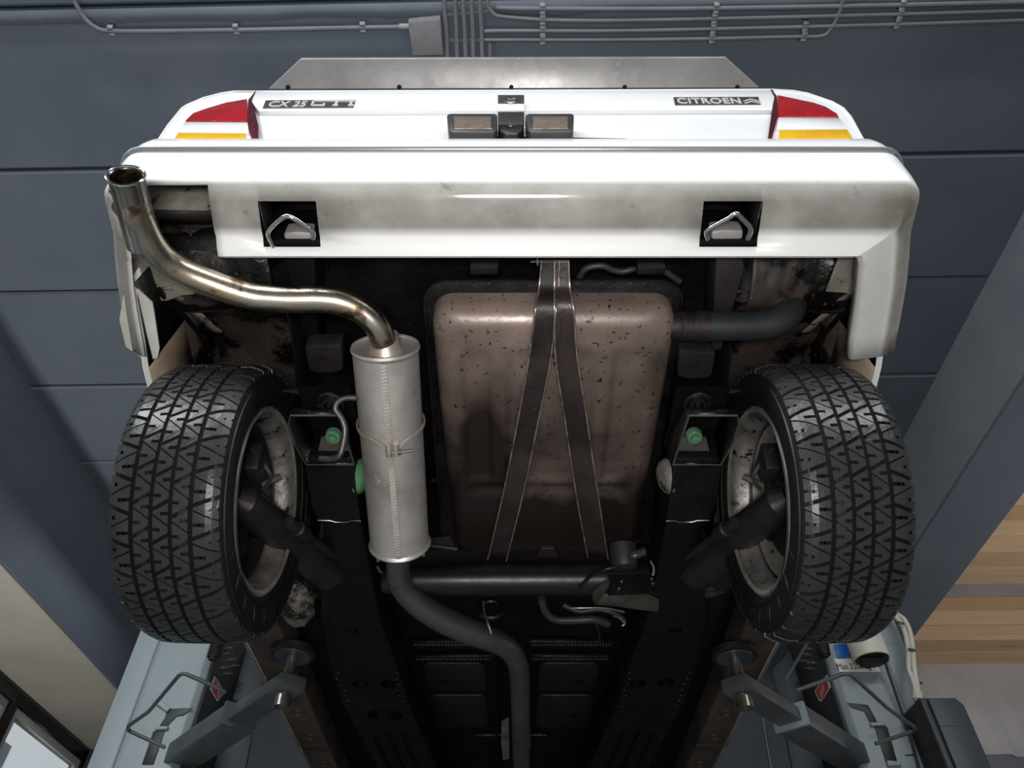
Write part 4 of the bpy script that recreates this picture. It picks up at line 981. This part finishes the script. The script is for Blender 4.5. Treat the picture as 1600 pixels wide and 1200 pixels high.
for s in (-1, 1):
    for y0, y1 in ((2.62, 2.86), (2.90, 3.22)):
        xa, xb = (s * .10, s * .33)
        q = rect_round(min(xa, xb), max(xa, xb), y0, y1, .03, 4)
        part('seat_pan', MB().prism([(x, y, 1.222) for x, y in q], (0, 0, .012)), M['rubber_side'], bevel=.004)
        part('drain_plug', MB().lathe((s * .26, (y0 + y1) / 2 + .03, 1.222), (0, 0, -1), [(0, .018), (.003, .016), (.003, .0001)], 20), M['black_matt'])
    part('tunnel_shield', MB().prism([at(p[0], p[1], Z=1.20) for p in ((784, 1128), (795, 1122), (796, 1185), (786, 1188), (783, 1160))] if s < 0 else [at(p[0], p[1], Z=1.20) for p in ((822, 1122), (828, 1128), (829, 1165), (825, 1186), (820, 1180))], (0, 0, .006)), M['rim_pale'], label='pale heat shield strip')
    part('tunnel_wall', MB().beam((s * .065, 2.5, 1.215), (s * .065, 4.6, 1.215), .012, .03), M['black_matt'])
    # sills
    o_ = [(s * .832, 1.80), (s * .836, 2.4), (s * .846, 3.3), (s * .85, 4.3)]
    i_ = [(s * .70, 1.80), (s * .72, 2.4), (s * .735, 3.3), (s * .74, 4.3)]
    pts = [Vector((x, y, 1.085)) for x, y in o_] + [Vector((x, y, 1.085)) for x, y in i_[::-1]]
    sl = part('sill', MB().prism(pts, [p + Vector((0, 0, .12)) for p in pts]), M['sill'], bevel=.004)
    part('sill_edge', MB().tube([Vector((x + s * .004, y, 1.082)) for x, y in o_], .004, 6), M['grime_tone'], sl)
    for y in (2.72, 2.95, 3.25):
        part('sill_plug', MB().lathe((s * .785, y, 1.085), (0, 0, -1), [(0, .026), (.006, .024), (.006, .016), (.002, .014), (.002, .0001)], 20), M['sill'], sl)
        part('sill_ridge', MB().beam((s * .73, y + .09, 1.083), (s * .83, y + .09, 1.083), .012, .008), M['sill'], sl)
    part('outer_sill', MB().grid([[(s * .838, 1.80, 1.09), (s * .842, 2.4, 1.09), (s * .852, 4.4, 1.09)], [(s * .885, 1.80, 1.30), (s * .885, 2.4, 1.30), (s * .885, 4.4, 1.30)], [(s * .87, 1.80, 1.62), (s * .87, 2.4, 1.62), (s * .86, 4.4, 1.62)]]), M['white'], body, solid=.003)
    part('floor_side', MB().grid([[(s * .60, 1.78, 1.20), (s * .58, 2.6, 1.22), (s * .5, 4.6, 1.22)], [(s * .72, 1.78, 1.17), (s * .74, 2.6, 1.18), (s * .75, 4.6, 1.18)]]), M['black_matt'], solid=.004)

# ---- wheels
def wheel(s):
    WX, WY, WZ = .668, 1.374, 1.035
    R = .315; HWd = .108
    cen = Vector((s * WX, WY, WZ)); out = Vector((s, 0, 0))
    camb = 0
    def P3(x, r, a):     # x measured outboard from the tyre centre
        return cen + Vector((s * x, r * math.cos(a), r * math.sin(a)))
    # rim
    prof_ = [(-.098, .206), (-.102, .212), (-.098, .216), (-.092, .206), (-.084, .198), (-.074, .194), (-.058, .186), (-.048, .185)]
    rim = part('wheel', MB().lathe(cen, out, prof_, 72), M['rim'], solid=.003)
    set_props(rim, 'left rear wheel with glossy tread' if s < 0 else 'right rear wheel with dull tread')
    part('rim_lip', MB().lathe(cen, out, [(-.099, .203), (-.104, .2125), (-.1, .218), (-.094, .214)], 72), M['rim_pale'], rim, label='scuffed pale rim edge')
    part('wheel_disc', MB().lathe(cen, out, [(-.050, .186), (-.044, .178), (-.030, .172), (-.012, .150), (-.006, .10), (-.012, .0001)], 60), M['rim_in'], rim)
    if s > 0: part('disc_rim', MB().lathe(cen, out, [(-.048, .180), (-.036, .174), (-.026, .160), (-.020, .138)], 60), M['rim_pale'], rim, label='pale inner face of the wheel')
    # sidewall and carcass
    sw = []
    for k in range(25):
        t = k / 24
        pass
    carc = [(-.094, .214), (-.104, .222), (-.110, .240), (-.1125, .260), (-.110, .280), (-.104, .296), (-.095, .304), (-.08, .3085), (-.04, .3105), (0, .311), (.04, .3105), (.08, .3085), (.095, .304), (.104, .296), (.110, .280), (.1125, .26), (.110, .24), (.104, .222), (.094, .214)]
    part('tyre', MB().lathe(cen, out, carc, 120), M['rubber_side'], rim, sharp=60)
    mb = MB()
    for r_ in (.232, .285): mb.lathe(cen, out, [(-.1115 if r_ < .26 else -.1085, r_ - .002), (-.1145 if r_ < .26 else -.1115, r_), (-.1115 if r_ < .26 else -.1085, r_ + .002)], 90)
    for k in range(24):
        a = 2 * PI * k / 24
        mb.add([P3(-.1115, .240, a), P3(-.1115, .240, a + .01), P3(-.1128, .278, a + .05), P3(-.1128, .278, a + .04), P3(-.1135, .26, a + .025)], [(0, 1, 4), (1, 2, 4), (2, 3, 4), (3, 0, 4)])
    part('sidewall_rings', mb, M['rubber_side'], rim, kind='stuff')
    part('tread_base', MB().lathe(cen, out, [(-.097, .303), (-.08, .3092), (0, .3115), (.08, .3092), (.097, .303)], 120), M['rubber_grv'], rim)
    # tread blocks: five ribs of interlocking wedge blocks with a half sipe in each
    mb = MB(); NP = 31; pit = 2 * PI / NP
    ribs = [(-.106, -.061, 1), (-.052, -.0225, 0), (-.0145, .0145, 0), (.0225, .052, 0), (.061, .106, 1)]
    def rad(x): 
        ax = abs(x); return .3165 - .9 * x * x * .35 - (max(0, ax - .078) ** 1.6) * 3.2
    def block(poly, xr0, xr1):
        # poly in (u,t): u 0..1 across the rib, t in pitches
        pts = [(xr0 + (xr1 - xr0) * u, t * pit) for u, t in poly]
        cx2 = sum(p[0] for p in pts) / len(pts); ca = sum(p[1] for p in pts) / len(pts)
        top = [P3(x, rad(x), a + (ca - a) * .02) for x, a in pts]
        bot = [P3(x, rad(x) - .0085, a) for x, a in pts]
        c_ = P3(cx2, rad(cx2), ca)
        n = len(pts); b = len(mb.v); mb.v += top + bot
        mb.f.append(tuple(b + i for i in range(n)))
        for i in range(n): mb.f.append((b + i, b + (i + 1) % n, b + n + (i + 1) % n, b + n + i))
    for ri, (x0, x1, sh) in enumerate(ribs):
        off = (.0, .33, .12, -.09, .24)[ri]
        for k in range(NP):
            o_ = k + off + random.uniform(-.006, .006)
            g1, g2 = .024, .062        # half gaps of fine and bold sipes, in pitches
            # fine sipe: (0,0)->(1,.34); bold sipe: (0,.86)->(1,.60); next fine: (0,1)->(1,1.34)
            A_ = [(0, 0 + g1), (1, .34 + g1), (1, .60 - g2), (0, .86 - g2), (0, .49), (.50, .51), (.50, .40), (0, .39)]
            B_ = [(0, .86 + g2), (1, .60 + g2), (1, .92), (.50, .93), (.50, 1.04), (1, 1.03), (1, 1.34 - g1), (0, 1.0 - g1)]
            for Q in (A_, B_):
                q = [(u, t + o_) for u, t in Q]
                if sh and ri == 4: q = [(1 - u, t) for u, t in q]
                if s < 0: q = [(1 - u, t) for u, t in q]
                if not sh: block(q, x0, x1); continue
                for u0, u1 in ((0, .25), (.25, .5), (.5, .75), (.75, 1)):
                    c_ = q
                    for lim, sg in ((u0, 1), (u1, -1)):
                        out_ = []
                        for i_ in range(len(c_)):
                            a_, b_ = c_[i_], c_[(i_ + 1) % len(c_)]
                            ia, ib = (a_[0] - lim) * sg >= -1e-9, (b_[0] - lim) * sg >= -1e-9
                            if ia: out_.append(a_)
                            if ia != ib:
                                w_ = (lim - a_[0]) / (b_[0] - a_[0]); out_.append((lim, a_[1] + (b_[1] - a_[1]) * w_))
                        c_ = out_
                        if len(c_) < 3: break
                    if len(c_) >= 3: block(c_, x0, x1)
    tr = part('tread', mb, M['rubber'], rim, weld=False, flat=True, kind='stuff')
    # brake disc, calliper and hub
    part('brake_disc', MB().lathe(cen, out, [(-.034, .05), (-.034, .135), (-.022, .135), (-.022, .05)], 60), M['rim_in'], rim)
    part('brake_drum_face', MB().lathe(cen, out, [(-.044, .0001), (-.044, .046), (-.02, .052)], 40), M['darkmetal'], rim)
    part('caliper', MB().prism([P3(x, r, a) for x, r, a in ((-.065, .07, 1.2), (-.065, .14, 1.25), (-.065, .145, 1.9), (-.065, .075, 2.0))], [P3(x, r, a) for x, r, a in ((.0, .07, 1.2), (.0, .14, 1.25), (.0, .145, 1.9), (.0, .075, 2.0))]), M['darkmetal'], rim, bevel=.006)
    mb = MB()
    mb.tube(smooth_path([P3(-.075, .045, 1.2), P3(-.08, .09, 1.3), P3(-.06, .11, 1.6), P3(-.05, .12, 2.1)], 4), .005, 8)
    mb.tube([P3(-.06, .08, 1.1), P3(-.10, .10, 1.25)], .008, 8)
    part('brake_pipe', mb, M['pipe'], rim)
    mb = MB()
    for k in range(5):
        a = 2 * PI * k / 5; mb.tube([P3(.03, .06, a), P3(.066, .06, a)], .009, 6)
    part('wheel_bolt', mb, M['darkmetal'], rim, kind='stuff')
    # trailing arm
    hub = Vector((s * .628, 1.374, 1.030)); piv = Vector((s * .530, 1.835, 1.135))
    mid_ = hub.lerp(piv, .45)
    arm = part('trailing_arm', MB().tube([hub + Vector((s * .012, -.01, 0)), hub, hub.lerp(piv, .12), hub.lerp(piv, .35), hub.lerp(piv, .6), hub.lerp(piv, .85), piv], [.030, .040, .042, .044, .048, .054, .060], 32), M['arm'], label='thick dark trailing arm')
    part('arm_web', MB().prism([hub.lerp(piv, .3) + Vector((s * .03, .01, -.01)), hub.lerp(piv, .3) + Vector((-s * .0, 0, .03)), piv + Vector((-s * .05, 0, .03)), piv + Vector((s * .07, .06, -.02)), piv + Vector((s * .10, .02, -.02))], (0, 0, -.02)), M['arm'], arm, bevel=.006)
    rod_a, rod_b = hub.lerp(piv, .28) + Vector((-s * .050, -.012, -.006)), hub.lerp(piv, .86) + Vector((-s * .062, -.02, .0))
    part('tie_rod', MB().tube([rod_a, rod_a.lerp(rod_b, .15), rod_a.lerp(rod_b, .16), rod_a.lerp(rod_b, .3), rod_a.lerp(rod_b, .31), rod_b], [.016, .016, .021, .021, .011, .011], 16), M['arm'], arm)
    hb = hub.lerp(piv, .32) + Vector((s * .035, .0, -.035))
    part('brake_hose', MB().tube(smooth_path([hb, hb + Vector((s * .02, -.02, -.02)), hb + Vector((s * .05, -.03, -.012)), hb + Vector((s * .075, -.05, .0))], 5), .007, 10), M['rubber_side'], arm)
    part('hose_end', MB().tube([hb + Vector((s * .055, -.035, -.012)), hb + Vector((s * .078, -.02, -.02))], .005, 8).tube([hb + Vector((s * .02, -.06, .0)), hb + Vector((s * .05, -.05, .0))], .006, 8), M['zinc'], arm)
for s in (-1, 1): wheel(s)

# ================================================================ LIFT POSTS
def post(s):
    xi, xo = (1.18, 1.495) if s < 0 else (1.235, 1.555)
    yf, yb = 2.75, 3.10; zt = 1.60
    X = lambda x: s * x
    side = 'left' if s < 0 else 'right'
    t = thing('lift_post', 'grey-green lift post with swing arms standing behind the left wheel' if s < 0 else 'grey-green lift post carrying the load label behind the right wheel', 'car lift', (X((xi + xo) / 2), 2.92, FLZ), group='two lift posts either side of the car')
    # C-section column
    xs = sorted((X(xi), X(xo)))
    col = MB()
    prof_ = [(xi, yb), (xi, yf + .02), (xi + .02, yf), (xo - .105, yf), (xo - .100, yf + .012), (xo - .092, yf + .012), (xo - .087, yf), (xo, yf), (xo, yb)]
    col.prism([Vector((X(x), y, FLZ)) for x, y in prof_], (0, 0, zt - FLZ))
    obj('column', col, M['lift'], t, bevel=.004)
    obj('base_plate', MB().box(min(xs) - .12, max(xs) + .12, yf - .12, yb + .12, FLZ, FLZ + .02), M['lift_dark'], t, bevel=.003)
    # dark inner face plate towards the car, with gusset
    xa = X(xi - .006)
    obj('inner_plate', MB().box(min(xa, X(xi)), max(xa, X(xi)), yf + .035, yb, FLZ + .02, zt - .01), M['lift_in'], t, bevel=.001)
    obj('gusset', MB().prism([Vector((X(xi - .006), yb - .02, 1.50)), Vector((X(xi - .10), yb, 1.42)), Vector((X(xi - .13), yb, .92)), Vector((X(xi - .006), yb - .02, .92))], (0, .02, 0)), M['lift_dark'], t, bevel=.002)
    # carriage openings: dark slot plates on the front face
    def quad(name, pts, m, th=.006, Y=yf, bev=.0015, lab=None):
        q = [at(a, b, Y=Y) for a, b in pts]
        return obj(name, MB().prism(q, (0, -th, 0)), m, t, bevel=bev, label=lab)
    if s < 0:
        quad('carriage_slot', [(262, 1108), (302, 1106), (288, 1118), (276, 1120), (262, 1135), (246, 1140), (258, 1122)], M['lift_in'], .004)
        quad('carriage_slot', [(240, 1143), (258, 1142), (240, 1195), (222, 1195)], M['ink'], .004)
        quad('carriage_ledge', [(237, 1088), (268, 1108), (262, 1114), (243, 1100)], M['lift'], .014)
        quad('carriage_ledge', [(243, 1137), (265, 1137), (262, 1141), (243, 1142)], M['lift'], .014)
    else:
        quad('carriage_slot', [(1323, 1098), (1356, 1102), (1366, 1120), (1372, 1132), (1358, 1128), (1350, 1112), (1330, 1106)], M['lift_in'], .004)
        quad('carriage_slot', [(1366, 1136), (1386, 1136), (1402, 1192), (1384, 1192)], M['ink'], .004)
        quad('carriage_ledge', [(1358, 1131), (1382, 1131), (1384, 1135), (1360, 1136)], M['lift'], .014)
        quad('carriage_ledge', [(1384, 1190), (1406, 1192), (1408, 1198), (1386, 1198)], M['lift'], .014)
        quad('cable_bar', [(1414, 1179), (1432, 1179), (1432, 1181), (1414, 1181)], M['ink'], .004)
    # carriage carrying the arms
    obj('carriage', MB().box(*sorted((X(xi - .012), X(xi - .10))), yf + .06, yb + .02, .70, .93), M['lift_in'], t, bevel=.006)
    # coil spring and bolts on the inner edge
    if s < 0: c0, c1 = at(340, 1002, Y=yf - .03), at(333, 1028, Y=yf - .03)
    else: c0, c1 = at(1284, 1004, Y=yf - .03), at(1288, 1024, Y=yf - .03)
    pth = []
    for k in range(140):
        q = c0.lerp(c1, k / 139) ; a_ = 2 * PI * 9 * k / 139
        pth.append(q + Vector((.022 * math.cos(a_), .022 * math.sin(a_), 0)))
    obj('coil_spring', MB().tube(pth, .0032, 6).tube([c0, c1 + (c1 - c0) * .12], .016, 16), M['darkmetal'], t)
    for px, py in (((352, 1012), (354, 1021), (359, 1030), (364, 1040), (346, 1043), (353, 1052)) if s < 0 else ((1265, 1013), (1262, 1022), (1272, 1035), (1268, 1044), (1258, 1032))):
        p = at(px, py, X=X(xi - .006))
        obj('bolt', MB().tube([p, p + Vector((-s * .010, 0, 0))], .008, 6).tube([p + Vector((-s * .01, 0, 0)), p + Vector((-s * .026, 0, 0))], .0045, 8), M['zinc'], t)
    # red diamond sticker on the inner face
    xk = X(xi - .008)
    if s < 0: dq = [(335, 1056), (347, 1075), (350, 1082), (339, 1096), (328, 1077)]
    else: dq = [(1292, 1054), (1298, 1074), (1284, 1096), (1280, 1095), (1273, 1080)]
    q = [at(a, b, X=xk) for a, b in dq]; cq_ = sum(q, Vector()) / len(q)
    stk = obj('sticker', MB().prism(q, (-s * .001, 0, 0)), M['lblwhite'], t, label='red and white diamond sticker')
    obj('sticker_field', MB().prism([cq_ + (v - cq_) * .84 - Vector((s * .0012, 0, 0)) for v in q], (-s * .0008, 0, 0)), M['redst'], stk)
    up_ = (at(dq[0][0], dq[0][1], X=xk) - at(*(dq[-2]), X=xk)).normalized()
    for j in range(4):
        c_ = cq_ + up_ * (.022 - .016 * j) - Vector((s * .002, 0, 0))
        sd_ = up_.cross(Vector((1, 0, 0))).normalized()
        obj('sticker_print', MB().prism([c_ - sd_ * .012 + up_ * .002, c_ + sd_ * .012 + up_ * .004, c_ + sd_ * .010 + up_ * .000, c_ - sd_ * .010 - up_ * .003], (-s * .0006, 0, 0)), M['lblwhite'], stk)
    # swing arm to the rear pad: inner box and thicker outer box
    pad = at(460, 1012, Z=1.085) if s < 0 else at(1145, 1014, Z=1.085)
    def px_(a, b, z): 
        return at(a, b, Z=z)
    if s < 0:
        a_tip, a_mid, a_end = at(474, 1066, Z=.955), at(392, 1122, Z=.945), at(290, 1195, Z=.93)
    else:
        a_tip, a_mid, a_end = at(1136, 1068, Z=.955), at(1213, 1122, Z=.945), at(1330, 1195, Z=.93)
    dirv = (a_end - a_tip); dirv.z = 0; dirv.normalize()
    a_tip = pad + Vector((0, 0, -.125)) - dirv * .05
    a_mid = a_tip + dirv * .36; a_end = a_tip + dirv * 1.22
    arm = obj('lift_arm', MB().beam(a_tip, a_mid + dirv * .1, .082, .042), M['lift_arm'], t, bevel=.003)
    obj('outer_arm', MB().beam(a_mid - Vector((0, 0, .004)), a_end - Vector((0, 0, .004)), .112, .068), M['lift_arm'], arm, bevel=.004)
    obj('arm_collar', MB().beam(a_mid - dirv * .012, a_mid + dirv * .004, .118, .074), M['lift'] if s > 0 else M['lift_arm'], arm, bevel=.002)
    sc = pad + Vector((0, 0, -.125))
    obj('pad_screw', MB().tube([sc + Vector((0, 0, -.03)), sc + Vector((0, 0, .10))], .0165, 20), M['zinc'], arm)
    obj('screw_nut', MB().tube([sc + Vector((0, 0, -.062)), sc + Vector((0, 0, -.024))], .0245, 24, inner=.006).tube([sc + Vector((0, 0, -.045)), sc + Vector((0, 0, -.03))], .018, 16), M['zinc'], arm)
    obj('lift_pad', MB().lathe(pad + Vector((0, 0, -.018)), (0, 0, 1), [(-.012, .0001), (-.012, .062), (-.008, .070), (.010, .072), (.014, .064), (.014, .0001)], 40), M['rubber_side'], arm, label='round black rubber lift pad')
    obj('pad_plate', MB().lathe(pad + Vector((0, 0, -.030)), (0, 0, -1), [(0, .057), (.003, .056), (.003, .0001)], 32), M['lift_dark'], arm)
    # bent foot guard rod
    if s < 0: gp = [(352, 1082, .99), (330, 1070, 1.0), (290, 1053, 1.02), (284, 1053, 1.02), (279, 1056, 1.02), (232, 1112, .98), (201, 1134, .97), (200, 1140, .97), (204, 1143, .97), (258, 1168, .93)]
    else: gp = [(1246, 1078, .99), (1275, 1068, 1.0), (1318, 1053, 1.02), (1327, 1053, 1.02), (1334, 1058, 1.02), (1385, 1105, .98), (1428, 1136, .97), (1430, 1140, .97), (1426, 1143, .97), (1368, 1162, .93)]
    obj('foot_guard', MB().tube([at(a, b, Z=c - .04) for a, b, c in gp], .0062, 10), M['lift_arm'], arm)
    # second arm swung forward
    pf = Vector((X(.74), 3.95, 1.07)); rt = Vector((X(xi - .06), yb - .08, .92))
    arm2 = obj('lift_arm', MB().beam(rt, Vector((pf.x, pf.y, .95)), .09, .05), M['lift_arm'], t, bevel=.003)
    obj('pad_screw', MB().tube([Vector((pf.x, pf.y, .92)), pf - Vector((0, 0, .02))], .0165, 16), M['zinc'], arm2)
    obj('lift_pad', MB().lathe(pf - Vector((0, 0, .018)), (0, 0, 1), [(-.016, .0001), (-.016, .052), (.018, .06), (.018, .0001)], 32), M['rubber_side'], arm2)
    return t
pl_, pr_ = post(-1), post(1)
# diagonal brace rods seen between right arm and post
obj('lock_rod', MB().tube([at(1262, 1005, Y=2.70), at(1226, 1062, Y=2.62)], .006, 8), M['lift_arm'], pr_)
obj('lock_rod', MB().tube([at(1192, 1122, Y=2.5), at(1206, 1205, Y=2.55)], .006, 8), M['lift_arm'], pr_)
# things on the right post
def onpost(a, b, Y=2.748): return at(a, b, Y=Y)
lb = obj('load_label', MB().prism([onpost(a, b) for a, b in ((1303, 1030), (1368, 1029), (1375, 1050), (1312, 1050))], (0, -.002, 0)), M['lblwhite'], pr_, label='white label reading Max 3200 kg')
a, b2 = onpost(1309, 1046, 2.7455), onpost(1369, 1045, 2.7455)
text('label_text', 'Max 3200 kg', .034, a, b2 - a, (0, 0, 1), .0006, M['ink'], lb, stretch=.74)
obj('blue_tag', MB().prism([onpost(a, b) for a, b in ((1303, 1008), (1326, 1007), (1331, 1027), (1309, 1028))], (0, -.004, 0)), M['blue'], pr_, bevel=.001, label='small blue tag')
wc = thing('round_switch_housing', 'white round switch housing on the right lift post above the load label', 'switch housing', onpost(1360, 1030, 2.68))
cc = onpost(1362, 1031, 2.665)
obj('shell', MB().lathe(cc, (0, 0, 1), [(0, .062), (.001, .0665), (.12, .068), (.13, .06), (.13, .0001)], 40), M['cable'], wc)
obj('underside', MB().lathe(cc, (0, 0, -1), [(-.006, .061), (-.006, .0001)], 40), M['plastic'], wc)
obj('door_flap', MB().prism([cc + Vector((x, y, -.001)) for x, y in ((-.028, .050), (-.048, -.022), (.052, -.034), (.062, .0), (.045, .042), (.0, .060))], (0, 0, -.006)), M['ink'], wc, bevel=.001)
cbx = thing('control_box', 'dark grey control box on the front of the right lift post', 'control box', at(1460, 1150, Y=2.66))
A0 = at(1432, 1094, Y=2.62); A1 = at(1486, 1094, Y=2.62)
zb0, zb1 = -.1, A0.z
outl = [(A0.x, zb1), (A0.x, zb0), (A1.x + .02, zb0), (A1.x + .02, zb1 - .03), (A1.x, zb1)]
obj('housing', MB().prism([Vector((x, 2.60, z)) for x, z in outl], (0, .145, 0)), M['box_dark'], cbx, bevel=.004)
obj('cover', MB().prism([Vector((x, 2.585, z)) for x, z in ((A0.x + .025, zb1 - .006), (A0.x + .025, zb0), (A1.x + .018, zb0), (A1.x + .018, zb1 - .032), (A1.x - .002, zb1 - .006))], (0, .02, 0)), M['box'], cbx, bevel=.003)
obj('cover_seam', MB().box(A0.x + .024, A1.x + .018, 2.583, 2.586, .985, .988), M['lift_arm'], cbx)
obj('edge_strip', MB().box(A0.x + .002, A0.x + .006, 2.592, 2.602, zb0, zb1 - .01), M['lift_arm'], cbx)
for off, lab in ((0, 'inner cream cable looping down to the control box'), (9, 'outer cream cable looping down to the control box')):
    pts = [(1388 + off, 958, 2.70), (1402 + off, 966, 2.68), (1413 + off * .9, 985, 2.67), (1419 + off * .8, 1015, 2.66), (1420 + off * .9, 1045, 2.65), (1428 + off * .5, 1068, 2.65), (1433 + off * .2, 1095, 2.66)]
    q = obj('cable', MB().tube(smooth_path([at(a, b, Y=c) for a, b, c in pts], 6), .009, 10), M['cable'], None, label=lab, cat='cable', group='cream cables beside the control box')
    if off == 0:
        for (a, b) in ((1406, 975), (1424, 1017), (1425, 1048), (1434, 1068)):
            c_ = at(a, b, Y=2.655)
            obj('cable_tie', MB().tube([c_ + Vector((.016 * math.cos(x) , .0, .004 * math.sin(x))) + Vector((0, -.011, 0)) * math.sin(x / 2) for x in [2 * PI * k / 12 for k in range(13)]], .0022, 6), M['ink'], q)
obj('cable_gland', MB().tube([at(1433, 1082, Y=2.66), at(1434, 1094, Y=2.66)], .018, 14), M['cable'], cbx)
obj('cable', MB().tube([at(1383, 1035, Y=2.70), at(1400, 1085, Y=2.72), at(1425, 1160, Y=2.74), at(1440, 1215, Y=2.74)], .005, 8), M['ink'], None, label='thin black cable down the right lift post below the round housing', cat='cable')
